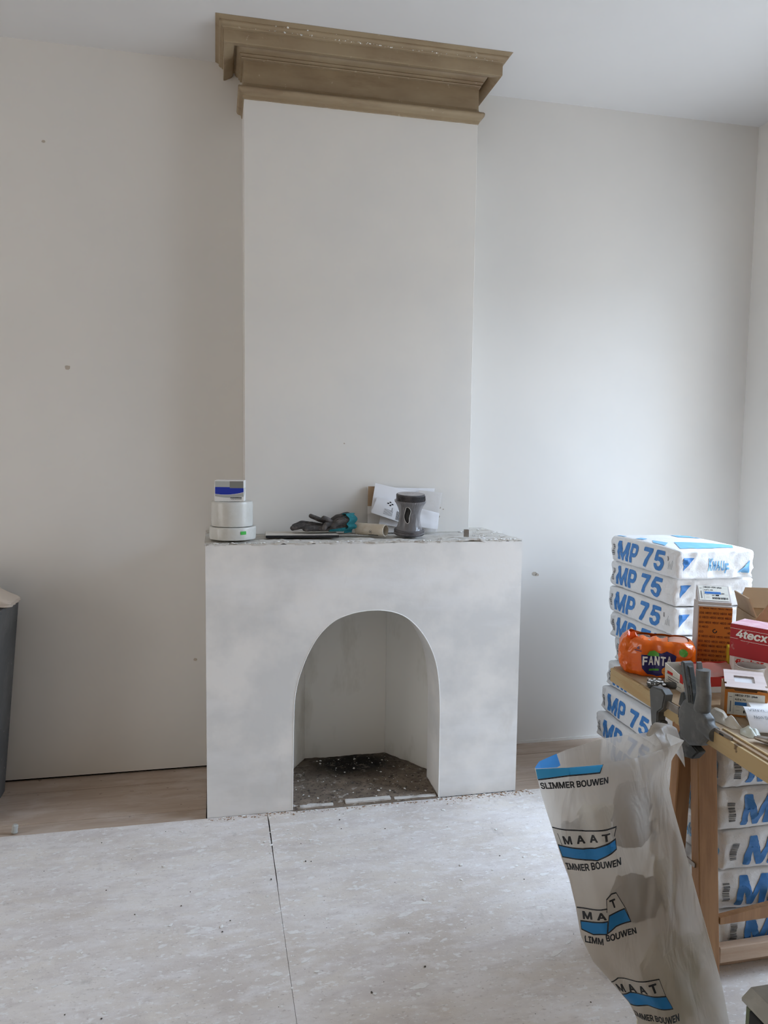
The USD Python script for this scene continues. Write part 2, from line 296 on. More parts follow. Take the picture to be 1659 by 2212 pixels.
def flat(poly, edge=0.02):
    """triangulated polygon as (n x 2 points, faces) fine enough to drape"""
    V, F, k = [], [], 0
    for g in getattr(poly, 'geoms', [poly]):
        if g.is_empty or g.area <= 0 or g.geom_type != 'Polygon': continue
        v, f = trimesh.creation.triangulate_polygon(g, engine='earcut')
        v3 = np.column_stack([v, np.zeros(len(v))])
        v3, f = trimesh.remesh.subdivide_to_size(v3, f, edge, max_iter=8)
        V.append(v3[:, :2]); F.append(f + k); k += len(v3)
    return np.vstack(V), np.vstack(F)
def drape(poly, fn, edge=0.02):
    v, f = flat(poly, edge)
    return trimesh.Trimesh(fn(v[:, 0], v[:, 1]), f, process=False)
def quad(bl, br, tr, tl, w, h):
    """map x in 0..w, y in 0..h to a bilinear quad"""
    bl, br, tr, tl = map(np.array, (bl, br, tr, tl))
    def fn(x, y):
        s, t = (x / w)[:, None], (y / h)[:, None]
        return (1 - s) * (1 - t) * bl + s * (1 - t) * br + s * t * tr + (1 - s) * t * tl
    return fn
def barcode(w, h, n, seed):
    r = np.random.default_rng(seed); x = 0; out = []
    while x < w - 0.001:
        b = w / n * r.choice([0.5, 0.8, 1.3]); out.append(sbox(x, 0, min(x + b, w), h)); x += b + w / n * r.choice([0.4, 0.7])
    return MultiPolygon(out)
def chips(pts, rmin, rmax, flatten, seed):
    """small irregular crumbs lying on given surface points"""
    r = np.random.default_rng(seed); V, F, k = [], [], 0
    base = trimesh.creation.icosphere(0)
    for p in pts:
        v = base.vertices * r.uniform(0.55, 1.25, (12, 1)); a = r.uniform(0, 6.28); s = rmin + (rmax - rmin) * r.random() ** 3
        v = v * [s * r.uniform(0.7, 1.5), s, s * flatten * r.uniform(0.6, 1.4)]
        v = v @ np.array([[math.cos(a), math.sin(a), 0], [-math.sin(a), math.cos(a), 0], [0, 0, 1]])
        V.append(v + p - [0, 0, v[:, 2].min() + 0.0003]); F.append(base.faces + k); k += 12
    return trimesh.Trimesh(np.vstack(V), np.vstack(F), process=False)

# ------------------------------------------------------------------ the room
SX = dict(kind='structure')
D1, D2, HM = 0.212, 0.543, 1.196                     # chimney breast depth, fireplace depth, mantel height
CX0, CX1, FX1 = 0.176, 1.269, 1.415
obj('wall_back', bx(XL - 0.15, XR + 0.15, 0, 0.12, 0.007, H), 'wall_plaster', **SX)
obj('trim_2', bx(FX1 + .0005, XR, -.004, 0.0005, -0.0035, 0.012), 'wall_plaster', kind='structure', label='plaster skirt closing the wall foot right of the fireplace')
obj('trim_1', bx(XL, XR, 0.012, 0.115, -0.02, 0.0066), 'void', kind='structure', label='dark open gap under the plaster of the back wall')
def wall_with_hole(x0, x1, W):
    w = man(bx(x0, x1, YF - 0.12, 0.0, -0.02, H)) - man(bx(x0 - 1, x1 + 1, W['y0'], W['y1'], W['z0'], W['z1']))
    return tri(w)
obj('wall_right', wall_with_hole(XR, XR + 0.25, WR), 'wall_plaster', **SX)
obj('wall_left', wall_with_hole(XL - 0.25, XL, WL), 'bare_plaster', **SX)
obj('wall_front', bx(XL - 0.25, XR + 0.25, YF - 0.12, YF, -0.02, H), 'bare_plaster', **SX)
obj('ceiling', bx(XL - 0.3, XR + 0.3, YF - 0.15, 0.15, H, H + 0.12), 'ceiling_plaster', **SX)
def window(n, x, W):
    t = thing(f'window_{n}', kind='structure')
    y0, y1, z0, z1 = W['y0'], W['y1'], W['z0'], W['z1']; d = 0.05
    fr = [bx(x - d, x + d, y0, y0 + .06, z0, z1), bx(x - d, x + d, y1 - .06, y1, z0, z1), bx(x - d, x + d, y0 + .06, y1 - .06, z0, z0 + .07), bx(x - d, x + d, y0 + .06, y1 - .06, z1 - .06, z1)]
    ym = (y0 + y1) / 2
    obj('window_frame', cat_(*fr, bx(x - d, x + d, ym - .04, ym + .04, z0 + .07, z1 - .06)), 'window_paint', t)
    obj('pane', bx(x - .004, x + .004, y0 + .06, ym - .04, z0 + .07, z1 - .06), 'window_glass', t)
    obj('pane', bx(x - .004, x + .004, ym + .04, y1 - .06, z0 + .07, z1 - .06), 'window_glass', t)
window(1, XR + 0.15, WR)
window(2, XL - 0.15, WL)

# floor: old boards, covered in the room by hardboard sheets with one open seam
fl = thing('floor', kind='structure')
obj('subfloor', bx(XL, XR, YF, 0.1, -0.06, -0.02), 'void', fl)
SEAM = 0.255
def sheet(x0, x1, y0, y1, lift=0.0):
    n = max(2, int((x1 - x0) / 0.02)); xs = np.linspace(0, 1, n)
    top = [(x0, y0 + 0)] ; r = np.random.default_rng(5 + abs(int(x0 * 10)))
    fr = [(x0 + (x1 - x0) * t, y1 + 0.006 * (fbm(np.array([[t * 30, 1.0, x0]]), 3)[0] - .5)) for t in xs]
    left = [(x0 + (0.0075 * max(0.0, (y0 + (y1 - y0) * t + 1.25) / 0.7) * (0.35 + 0.9 * noise(np.array([[t * 35., 7.0, 3.0]]))[0]) if abs(x0 - SEAM) < .1 else 0.0), y0 + (y1 - y0) * t) for t in np.linspace(0, 1, 60)[1:-1]]
    return prism([(x0, y0), (x1, y0)] + fr[::-1] + left[::-1], -0.019, lift)
YS = -0.545
obj('hardboard_sheet', sheet(SEAM + 0.0012, XR, YF, YS - .002), 'hardboard', fl)
obj('hardboard_sheet', sheet(-1.6, SEAM, YF, YS), 'hardboard', fl)
obj('hardboard_sheet', sheet(XL, -1.602, YF, YS - .01), 'hardboard', fl)
for i, (a, b) in enumerate(((-0.135, 0.09), (-0.33, -0.137), (-0.44, -0.332), (-0.62, -0.442))):
    for x0, x1 in ((XL, -0.004), (FX1 + 0.004, XR)):
        obj('floor_plank', cbx(x0, x1, a, b, -0.0195, -0.004 - 0.002 * (i % 2), 0.0015), 'plank_wood', fl)

# chimney breast
cb = cbx(CX0, CX1, -D1, 0.0, HM - 0.0044, H - 0.001, 0.0015)
obj('chimney_breast', cb, 'chimney_plaster', label='plain white plastered chimney breast rising from the fireplace to the ceiling', cat='chimney breast')

# cornice around the top of the chimney breast
co = thing('cornice', 'brown painted stepped cornice wrapped around the top of the chimney breast', 'cornice')
PF = [(0.0, 3.136), (0.008, 3.138), (0.010, 3.149), (0.017, 3.152), (0.030, 3.154), (0.040, 3.158), (0.045, 3.166), (0.044, 3.173), (0.038, 3.179), (0.028, 3.182), (0.014, 3.187), (0.006, 3.196), (0.003, 3.206),
      (0.003, 3.300), (0.016, 3.301), (0.019, 3.305), (0.017, 3.309), (0.026, 3.310), (0.031, 3.314), (0.030, 3.319), (0.046, 3.322), (0.054, 3.328), (0.060, 3.338),
      (0.066, 3.338), (0.072, 3.326), (0.085, 3.316), (0.128, 3.302), (0.142, 3.300), (0.145, 3.304), (0.145, 3.350), (0.153, 3.351), (0.157, 3.353), (0.158, 3.356), (0.168, 3.357), (0.176, 3.361), (0.179, 3.366), (0.178, 3.371), (0.184, 3.373), (0.198, 3.377), (0.205, 3.3775)]
def cornice_course(pts, mname, name, seed):
    """one course of the moulding: the profile swept round left side, front and right side, closed against the chimney breast"""
    pts = [(-0.0, pts[0][1])] + pts + [(-0.0, pts[-1][1])]
    P = np.array(pts); n = len(P); V = []
    nx = 60
    for kind, t in [('L', 0.0), ('LC', 0)] + [('F', t) for t in np.linspace(0, 1, nx)[1:-1]] + [('RC', 0), ('R', 0)]:
        o, z = P[:, 0], P[:, 1]; ol, orr = 0.60 * o, 0.44 * o
        xl, xr = CX0 - ol, CX1 + orr
        x, y = {'L': (xl, 0 * o - .0005), 'LC': (xl, -D1 - o), 'F': (xl + (xr - xl) * t, -D1 - o), 'RC': (xr, -D1 - o), 'R': (xr, 0 * o - .0005)}[kind]
        v = np.stack([x, y, z], 1)
        if kind == 'F':
            j = (fbm(np.stack([v[:, 0] * 40, o * 60 + seed, z * 60], 1), 3, seed) - .5)[:, None] * np.array([0, 0.004, 0.003]); j[[0, -1]] = 0
            v = v + j
        V.append(v)
    k = len(V); V = np.vstack(V); F = []
    for i in range(k - 1):
        for j in range(n - 1):
            a = i * n + j; F += [[a, a + n, a + n + 1], [a, a + n + 1, a + 1]]
    m = trimesh.Trimesh(V, F, process=False); m.invert()
    V[:, 2] = np.minimum(V[:, 2], H - 0.0004)
    return obj(name, trimesh.Trimesh(V, np.array(F)[:, ::-1], process=False), mname, co, 35)
cornice_course(PF[:13], 'cornice_paint', 'astragal', 1)
cornice_course(PF[12:15], 'cornice_paint', 'frieze', 2)
cornice_course(PF[14:23], 'cornice_paint', 'bed_moulding', 3)
cornice_course(PF[22:31], 'cornice_paint', 'corona', 4)
cornice_course(PF[30:], 'cornice_paint', 'crown_moulding', 5)

r_ = np.random.default_rng(8)
fx = r_.uniform(0, 1, 70) ** .8
obj('paint_flecks', chips([(CX0 + (CX1 - CX0) * u + r_.normal(0, .01), -D1 - .156 - .012 * r_.random(), 3.352 + .004 * r_.random()) for u in fx] + [(CX0 + (CX1 - CX0) * u, -D1 - .176, 3.366) for u in r_.uniform(0, .45, 30)], .0015, .0065, .7, 12), 'chip', co, kind='stuff', label='pale chips and flecks along the crown moulding')
# fireplace
fp = thing('fireplace', 'white plastered fireplace surround with a round arched opening', 'fireplace')
ARCH = [(0.367, -0.05), (0.367, 0.0), (0.368, 0.135), (0.371, 0.419), (0.374, 0.513), (0.396, 0.612), (0.432, 0.705), (0.474, 0.778), (0.523, 0.828), (0.569, 0.857), (0.643, 0.880), (0.725, 0.887), (0.795, 0.880), (0.850, 0.862), (0.895, 0.833), (0.945, 0.780), (0.985, 0.714), (1.015, 0.638), (1.031, 0.540), (1.037, 0.44), (1.0385, 0.276), (1.038, 0.0), (1.038, -0.05)]
def smooth_poly(p, k=2):
    p = np.array(p)
    for _ in range(k):
        q = np.empty((2 * len(p) - 2, 2)); q[0::2] = .75 * p[:-1] + .25 * p[1:]; q[1::2] = .25 * p[:-1] + .75 * p[1:]; p = np.vstack([p[:1], q, p[-1:]])
    return p
body = man(bx(0, FX1, -D2, -0.0005, 0, HM - 0.012))
cav = [(0.270, -0.34), (1.142, -0.34), (1.142, -.33), (0.915, 0.02), (0.466, 0.02), (0.270, -.33)]
body = body - man(prism(smooth_poly(ARCH), -0.7, -0.335, 'xz')) - man(prism(cav, -0.1, 1.02))
obj('surround', tri(body), 'surround_plaster', fp)
rim = smooth_poly(ARCH)[2:-2]; rim[:, 1] = np.maximum(rim[:, 1], 0.001)
obj('corner_bead', tube([(x, -D2 + 0.0006, z) for x, z in rim], 0.0022, 6), 'chip', fp, True, label='thin bright plaster bead along the edge of the arch')
def panel(a, b, t=0.012):
    a, b = np.array(a), np.array(b); d = (b - a) / np.linalg.norm(b - a); n = np.array([-d[1], d[0]])
    return prism([a, b, b + n * t, a + n * t], 0.0, 1.015)
obj('back_panel', panel((0.480, -0.014), (0.902, -0.014)), 'firebox_plaster', fp)
obj('side_panel', panel((0.2855, -0.333), (0.4795, -0.0145)), 'firebox_plaster', fp)
obj('side_panel', panel((0.9025, -0.0145), (1.126, -0.333)), 'firebox_plaster', fp)
hf = [(0.288, -0.332), (0.368, -0.338), (0.369, -0.553), (1.036, -0.553), (1.036, -0.338), (1.122, -0.332), (0.900, -0.016), (0.482, -0.016)]
def bumpy(poly, z0, amp, step, seed):
    g = Polygon(poly); x0, y0, x1, y1 = g.bounds
    v, f = flat(g, step); z = z0 + amp * fbm(np.column_stack([v * 14, np.full(len(v), seed)]), 4, seed) * np.clip((v[:, 1] - y0) / .04, 0, 1)
    return trimesh.Trimesh(np.column_stack([v, z]), f, process=False)
obj('hearth_floor', bumpy(hf, 0.002, 0.016, 0.02, 3), 'hearth_dirt', fp, True, label='dusty brown hearth floor')
for k, (x0, x1, y0, y1, h) in enumerate(((0.372, 0.50, -0.525, -0.50, .010), (0.40, 0.55, -0.541, -0.522, .012), (0.605, 0.815, -0.537, -0.510, .016), (0.83, 1.03, -0.538, -0.516, .010))):
    m = cbx(x0, x1, y0, y1, 0.0003, h, 0.003).subdivide().subdivide()
    m.vertices += (fbm(m.vertices * 60 + k, 3)[:, None] - .5) * 0.006 * np.array([.6, 1, .5]); m.vertices[:, 2] = np.maximum(m.vertices[:, 2], 0.0002)
    obj('mortar_strip', m, 'mortar', fp)
# rough broken top of the mantel
def mantel_top(u, v):
    x, y = -0.004 + (FX1 + 0.004) * u, -D2 - 0.001 + (D2 - 0.0005) * v
    q = np.stack([x * 9, y * 16, 0 * x], 1)
    z = HM - 0.006 + 0.009 * (fbm(q, 4, 2) - .5) + 0.010 * np.clip(fbm(q * [1.7, 2.2, 1] + 9, 3, 5) - .56, 0, 1) * 4 * np.exp(-v * 3)
    e = np.clip(1 - v * 9, 0, 1); z += e * 0.006 * (fbm(np.stack([x * 28, y * 30, 0 * x + 3], 1), 3, 7) - .55)
    z = np.where((y > -D1 - 0.012) & (x > CX0 - 0.012) & (x < CX1 + 0.012), np.minimum(z, HM - 0.0045), z)
    y = y + e * 0.008 * (fbm(np.stack([x * 40, 0 * x, z * 0], 1), 3, 8) - .35)
    return np.stack([x, y, z], 1)
obj('mantel_top', grid(mantel_top, 260, 90, 0.008), 'crust', fp, 30, label='grey mantel top with a crumbling plaster edge')
rg = np.random.default_rng(11)
ed = [(x, -D2 + 0.004 + abs(rg.normal(0, 0.012)), HM - 0.008 + 0.002 * rg.random()) for x in np.concatenate([rg.uniform(0.0, FX1, 150), rg.uniform(1.15, 1.41, 60)])]
ed += [(x, y, HM - 0.007) for x, y in zip(rg.uniform(1.20, 1.41, 90), rg.uniform(-0.5, -0.04, 90))]
obj('plaster_crumbs', chips(ed, 0.0015, 0.010, 0.4, 4), 'chip', fp, kind='stuff', label='white plaster crumbs along the mantel edge')
# crumbs on the hearth
hp = rg.uniform([0.40, -0.50], [1.03, -0.04], (170, 2)); hp = [p for p in hp if Polygon(hf).buffer(-0.02).contains(Point(p))]
obj('hearth_crumbs', chips([(x, y, 0.011) for x, y in hp], 0.001, 0.0075, 0.4, 6), 'chip', fp, kind='stuff', label='white plaster crumbs strewn over the dark hearth')
hp2 = rg.uniform([0.38, -0.54], [1.03, -0.04], (300, 2)); hp2 = [p for p in hp2 if Polygon(hf).buffer(-0.02).contains(Point(p))]
obj('hearth_crumbs', chips([(x, y, 0.010) for x, y in hp2], 0.001, 0.007, 0.6, 7), 'chip_dark', fp, kind='stuff')

# loose debris on the floor: nobody could count it
pts = np.vstack([rg.uniform([-0.95, -1.9], [1.25, -0.57], (330, 2)), np.column_stack([rg.uniform(0, 1.5, 170), -0.548 - abs(rg.normal(0, 0.03, 170))]), np.column_stack([rg.normal(0.33, 0.10, 70), rg.uniform(-0.9, -0.58, 70)]), np.column_stack([rg.uniform(1.05, 1.5, 70), -0.56 - abs(rg.normal(0, 0.04, 70))])])
obj('plaster_chips', chips([(x, y, 0.0) for x, y in pts], 0.0010, 0.0085, 0.22, 21), 'chip', kind='stuff', label='white plaster chips scattered over the grey floor sheets', cat='debris')
def splats(pts, r0, r1, seed):
    r = np.random.default_rng(seed); out = []
    for x, y in pts:
        a = np.linspace(0, 6.2832, 23)[:-1]; q = r0 + (r1 - r0) * r.random() ** 2.2; ph = r.random() * 50
        rad = q * (0.35 + 1.3 * fbm(np.stack([np.cos(a) * 2.2 + ph, np.sin(a) * 2.2, 0 * a], 1), 4, seed)); st = r.uniform(1.0, 3.2); t = r.normal(0.1, .35)
        px, py = rad * np.cos(a) * st, rad * np.sin(a)
        pg = Polygon(np.stack([x + px * math.cos(t) - py * math.sin(t), y + px * math.sin(t) + py * math.cos(t)], 1))
        if pg.is_valid and pg.bounds[3] < YS - .004: out.append(prism(pg, 0.0002 + 1e-6 * len(out), 0.0005 + 2e-6 * len(out)))
    return cat_(*out)
pts = rg.uniform([-0.95, -1.95], [1.35, -0.57], (170, 2))
obj('plaster_splatter', splats(pts, 0.002, 0.0105, 31), 'splat', kind='stuff', label='thin dried plaster splashes smeared on the grey floor sheets', cat='debris')
pts = rg.uniform([-0.9, -1.9], [1.3, -0.6], (110, 2))
obj('dark_crumbs', chips([(x, y, 0.0) for x, y in pts], 0.001, 0.004, 0.6, 22), 'chip_dark', kind='stuff', label='small dark crumbs of grit scattered over the floor sheets', cat='debris')
pts = np.vstack([np.column_stack([rg.uniform(1.04, 1.5, 260), -0.552 - abs(rg.normal(0, 0.022, 260))]), np.column_stack([rg.uniform(0.0, 0.36, 140), -0.550 - abs(rg.normal(0, 0.014, 140))]), np.column_stack([rg.uniform(0.36, 1.04, 140), -0.560 - abs(rg.normal(0, 0.012, 140))])])
obj('brown_grit', chips([(x, y, 0.0) for x, y in pts], 0.0012, 0.006, 0.3, 23), 'brown_dust', kind='stuff', label='reddish brown grit along the foot of the fireplace', cat='debris')
pl = thing('plastic_plug', 'short whitish plastic plug lying on the floor boards at far left', 'plug', (-0.775, -0.515, 0.0), 20)
m = lathe([(0, 0), (0.012, 0), (0.013, 0.004), (0.0115, 0.006), (0.0115, 0.03), (0.008, 0.034), (0, 0.034)], 20)
obj('body', T(m, (0, 0, 0), 0, 0, 8), 'card_pale_grey', pl, 40)

# small specks and knocks in the plaster of the chimney breast and walls
def blot(cx, cz, r, y, seed):
    a = np.linspace(0, 6.283, 22)[:-1]; rr = r * (0.55 + 0.9 * fbm(np.stack([np.cos(a) * 1.6, np.sin(a) * 1.6, 0 * a + seed], 1), 3, seed))
    return prism([(cx + p * math.cos(q) * 1.2, cz + p * math.sin(q)) for p, q in zip(rr, a)], y - 0.0008, y + 0.0001, 'xz')
# ------------------------------------------------------------------ on the mantel
def roll(name, label, x, y, z, r, h, hole=0.038, seed=0):
    t = thing(name, label, 'tape roll', (x, y, z), group=None)
    r0 = np.random.default_rng(seed)
    n = 72; prof = [(hole, 0.001), (r - .006, 0), (r - .001, .002), (r, .006), (r + .0012, h * .3), (r + .0004, h * .6), (r + .001, h * .85), (r, h - .005), (r - .002, h - .001), (r - .007, h), (hole, h - .001), (hole, .001)]
    m = lathe(prof, n); m.vertices += (fbm(m.vertices * [30, 30, 60] + seed, 3)[:, None] - .5) * [.003, .003, .0]
    obj('wound_tape', m, 'tape_film', t, 40)
    obj('core', lathe([(hole - .004, .002), (hole, .002), (hole, h - .002), (hole - .004, h - .002), (hole - .004, .002)], 40), 'cardboard_tube', t, 40)
    return t
t = roll('tape_roll', 'wide lower roll of white tape with a green label, at the mantel corner', 0.115, -0.428, HM + 0.0035, 0.099, 0.056, 0.04, 1)
m = T(prism(fit(sbox(0, 0, 1, 1), 0.026, 0.014), 0, 0.0006), (-0.013, -0.007, 0))
def on_cyl(R, a0, z0):
    def fn(x, y):
        a = a0 + x / R; return np.stack([R * np.cos(a), R * np.sin(a), z0 + y], 1)
    return fn
obj('green_label', drape(sbox(0, 0, 0.026, 0.014), on_cyl(0.1012, math.radians(-72), 0.026), 0.006), 'green_label', t, label='small bright green label')
t = roll('tape_roll', 'taller upper roll of white tape standing on the wide roll', 0.113, -0.434, HM + 0.0600, 0.088, 0.108, 0.038, 2)
t = thing('carton', 'small white carton with a blue and grey panel, on top of the tape rolls', 'carton', (0.100, -0.490, HM + 0.1685), -7)
W_, H_, D_ = 0.124, 0.090, 0.080
obj('body', cbx(-W_ / 2, W_ / 2, 0, D_, 0, H_, 0.0012), 'card_white', t)
def fr(x, y): return np.stack([x - W_ / 2, 0 * x - 0.0004, y], 1)
obj('front_print', drape(sbox(.003, .062, .064, .087), fr), 'card_pale_grey', t)
obj('front_print', drape(sbox(.064, .058, .121, .087), fr), 'card_grey', t)
xs = np.linspace(.003, .122, 20)
obj('front_print', drape(Polygon([(.003, .062), (.064, .062), (.064, .058), (.122, .058)] + [(x, .030 + 0.012 * ((x - .045) / .08) ** 2) for x in xs[::-1]]), fr), 'card_blue', t)
obj('front_print', drape(Polygon([(x, .0285 + 0.012 * ((x - .045) / .08) ** 2) for x in xs] + [(x, .017 + 0.010 * ((x - .065) / .08) ** 2) for x in xs[::-1]]), fr), 'card_pale_grey', t)
obj('front_print', drape(sbox(.066, .0145, .114, .0185), fr), 'ink_black', t)
rr = np.random.default_rng(3)
obj('fine_print', drape(MultiPolygon([sbox(x, .0095, x + .002, .0095 + .0028 * rr.uniform(.5, 1)) for x in np.arange(.068, .112, .0036)]), fr), 'ink_black', t)
def sd(x, y): return np.stack([0 * x + W_ / 2 + 0.0004, x, y], 1)
obj('side_print', drape(Polygon([(.01, .02), (.03, .032), (.05, .05), (.06, .058), (.02, .058), (.01, .05)]), sd), 'card_pale_grey', t)

t = thing('wooden_strip', 'dusty flat strip with a black front edge lying on the mantel', 'strip', (0.257, -0.425, HM + 0.003), -3.0)
obj('strip', cbx(0, 0.325, 0.006, 0.165, 0, 0.011, .001), 'dust_pale', t)
obj('front_edge', cbx(0.001, 0.325, -.002, 0.0055, 0, 0.0105, .001), 'black_plastic', t, label='black front edge')

# work gloves
t = thing('work_glove', 'grey-black rubber work gloves with teal knitted cuffs, folded together on the mantel', 'gloves', (0.53, -0.335, HM + 0.0255), 0)
def organic(parts, edge=0.006, it=8, amp=0.003, seed=0):
    m = m3.Manifold.batch_boolean(parts, m3.OpType.Add); m = tri(m.refine_to_length(edge))
    m.merge_vertices(); trimesh.smoothing.filter_taubin(m, iterations=it)
    m.vertices += m.vertex_normals * (fbm(m.vertices * 55 + seed, 3, seed)[:, None] - .5) * amp
    return m
palm = [chain([(-.01, .0, .016), (.045, .01, .020), (.095, .01, .026)], [.016, .022, .024]), chain([(-.005, -.03, .014), (.05, -.025, .018), (.09, -.02, .022)], [.014, .018, .020])]
fing = [chain([(-.005, .012, .016), (-.06, .016, .026), (-.105, .012, .030), (-.138, .002, .018)], [.013, .013, .013, .012]),
        chain([(-.005, -.008, .015), (-.06, -.004, .018), (-.11, -.008, .020), (-.146, -.012, .012)], [.013, .013, .013, .012]),
        chain([(-.008, -.03, .013), (-.05, -.034, .013), (-.095, -.036, .011)], [.012, .012, .011]),
        chain([(.01, -.042, .012), (-.04, -.05, .012), (-.09, -.053, .011)], [.012, .012, .011])]
obj('glove_hand', organic(palm + fing, seed=1), 'glove_rubber', t, True)
up = [chain([(.105, .0, .060), (.06, -.005, .048), (.03, -.012, .034)], [.024, .024, .018]), chain([(.10, -.035, .048), (.06, -.036, .038), (.035, -.034, .028)], [.020, .020, .016]),
      chain([(.04, -.012, .034), (-.02, -.01, .048), (-.062, .0, .066)], [.012, .011, .010]),
      chain([(.035, -.03, .034), (.005, -.038, .052), (-.008, -.04, .058)], [.012, .013, .012]),
      chain([(.04, -.05, .028), (.0, -.058, .03), (-.01, -.06, .014)], [.012, .012, .011]),
      chain([(.08, -.052, .05), (.05, -.062, .036), (.03, -.064, .024)], [.013, .013, .012])]
obj('glove_hand', organic(up, seed=2), 'glove_rubber', t, True, label='upper glove with its thumb sticking up')
def cuff(cx, cy, cz, r0, turns, w, a0):
    def fn(u, v):
        a = a0 + u * turns * 6.283; r = r0 * (0.45 + 0.55 * u) * (1 + .10 * np.sin(3 * a))
        return np.stack([cx + .6 * w * (v - .5) + .25 * r * np.cos(a) + .006 * np.sin(5 * a), cy - .6 * r * np.cos(a) + w * (v - .5) * .3, cz + r * np.sin(a) * 1.05], 1)
    return grid(fn, 70, 8, 0.003)
obj('cuff', cuff(.112, -.026, .042, .043, 1.7, .065, 0.4), 'glove_teal', t, True, label='rolled teal cuff')
obj('cuff', organic([chain([(.02, -.03, .006), (.08, -.03, .008), (.135, -.02, .018)], [.010, .012, .012]), chain([(.06, .02, .012), (.13, .01, .024)], [.014, .014])], seed=4), 'glove_teal', t, True)

t = thing('cardboard_tube', 'short pale cardboard tube lying on the mantel beside the gloves', 'tube', (0.742, -0.378, HM + 0.0305), -42)
pr = [(0.0245, -.075), (0.027, -.075), (0.0275, -.07), (0.0275, .07), (0.027, .075), (0.0235, .075), (0.0235, -.075)]
m = lathe(pr, 40)
obj('tube', T(m, (0, 0, 0), 0, 0, 90), 'cardboard_tube', t, 40)
def on_tube(x, y): a = y / 0.0278; return np.stack([x, -0.0278 * np.cos(a), 0.0278 * np.sin(a)], 1)
ring = Point(0, 0).buffer(0.008).difference(Point(0, 0).buffer(0.0066)).union(sbox(-.0035, -.002, .0035, .002))
obj('printed_mark', drape(move(ring, .01, -.008), on_tube, .004), 'ink_black', t)
obj('printed_mark', drape(sbox(-.006, -.03, .045, -.024), on_tube, .005), 'ink_black', t)

# papers leaning against the chimney breast
def leaf(name, label, cat, corners, mname, curl=0.004, seed=0, par=None, group=None, thick=0.0008):
    bl, br, tr, tl = [np.array(c, float) for c in corners]
    def fn(u, v):
        p = (1 - u)[:, None] * ((1 - v)[:, None] * bl + v[:, None] * tl) + u[:, None] * ((1 - v)[:, None] * br + v[:, None] * tr)
        return p - np.stack([0 * u, curl * (np.sin(3.1 * u) * .5 + fbm(np.stack([u * 2.2, v * 2.2, 0 * u + seed], 1), 2, seed)), 0 * u], 1)
    o = obj(name, grid(fn, 14, 14, thick), mname, par, True)
    tag(o, label, cat, group); return o, fn
YM = -0.214
t = leaf('cardboard_sheet', 'pale grey cardboard sheet leaning at the back of the papers', 'cardboard', [(0.748, YM - .045, HM + .002), (1.09, YM - .045, HM + .002), (1.075, YM - .004, 1.402), (0.752, YM - .004, 1.420)], 'paper_pale', .002, 1)
obj('cardboard_offcut', prism([(0.7515, 1.31), (0.775, 1.32), (0.786, 1.418), (0.7525, 1.418)], YM - .0235, YM - .0225, 'xz'), 'cardboard', None, label='brown corner strip of cardboard standing behind the papers', cat='cardboard')
leaf('paper_sheet', 'large white sheet of paper leaning upright behind the dark spool', 'paper', [(0.80, YM - .058, HM + .045), (1.05, YM - .058, HM + .004), (1.085, YM - .014, 1.408), (0.84, YM - .014, 1.412)], 'paper', .004, 2)
leaf('paper_sheet', 'white sheet sticking out to the right behind the dark spool', 'paper', [(0.96, YM - .066, HM + .003), (1.078, YM - .066, HM + .006), (1.120, YM - .026, 1.388), (1.0, YM - .03, 1.40)], 'paper_grey', .004, 3)
leaf('paper_sheet', 'tilted white sheet with its left corner highest among the papers', 'paper', [(0.757, YM - .066, 1.300), (0.985, YM - .072, 1.262), (1.01, YM - .034, 1.384), (0.786, YM - .03, 1.434)], 'paper', .004, 4)
o, fn = leaf('letter', 'folded white letter with a small black flower logo, tilted down to the right', 'letter', [(0.757, YM - .074, 1.297), (0.935, YM - .082, 1.238), (0.945, YM - .066, 1.330), (0.792, YM - .056, 1.374)], 'paper', .003, 5)
def onl(x, y):
    p = fn(x, y); return p - [0, .0012, 0]
logo = union_all([affinity.rotate(sbox(-.03, -.045, .03, .045), a).intersection(Point(0, 0).buffer(.05)) for a in (0,)]).buffer(0)
lg = union_all([move(Point(0, 0).buffer(.034), x, y) for x, y in ((.36, .78), (.42, .86), (.44, .70), (.50, .78))])
obj('printed_logo', drape(affinity.scale(lg, .9, 1.0), onl, .03), 'ink_black', o)
obj('printed_lines', drape(union_all([move(fit(text_poly('GARDEN', False), .03, .20).envelope.buffer(-.008), .50, .42)] + [sbox(.30 + .05 * 0, .16 + k * .055, .55, .175 + k * .055) for k in range(6)] + [sbox(.66 + .03 * k, .06, .675 + .03 * k, .52) for k in range(5)]), onl, .06), 'ink_grey', o)
leaf('paper_sheet', 'small white folded paper low at the right of the dark spool', 'paper', [(0.97, YM - .085, HM + .034), (1.082, YM - .085, HM + .020), (1.092, YM - .074, 1.292), (1.0, YM - .074, 1.315)], 'paper', .006, 6)

t = thing('cable_spool', 'dark spool wrapped in torn cloudy film, standing in front of the papers', 'spool', (0.912, -0.412, HM + 0.0105), 0, rotx=6)
obj('flange', lathe([(0, 0), (.066, 0), (.070, .003), (.070, .022), (.066, .026), (0, .026)], 56), 'spool_dark', t, 40)
obj('flange', lathe([(0, .150), (.060, .150), (.064, .153), (.066, .184), (.063, .188), (0, .188)], 56), 'spool_dark', t, 40)
obj('barrel', lathe([(0, .02), (.043, .02), (.041, .06), (.040, .1), (.044, .152), (0, .152)], 48), 'black_plastic', t, 40)
obj('top_label', lathe([(0, .1882), (.060, .1882), (.061, .1888), (0, .1890)], 56), 'spool_top', t, 40, label='round pale paper label on top')
tx = move(fit(text_poly('VITA', False, .1), .046, .011), -.03, -.004)
obj('label_print', drape(tx, lambda x, y: np.stack([x, y, 0 * x + .1894], 1), .02), 'ink_grey', t)
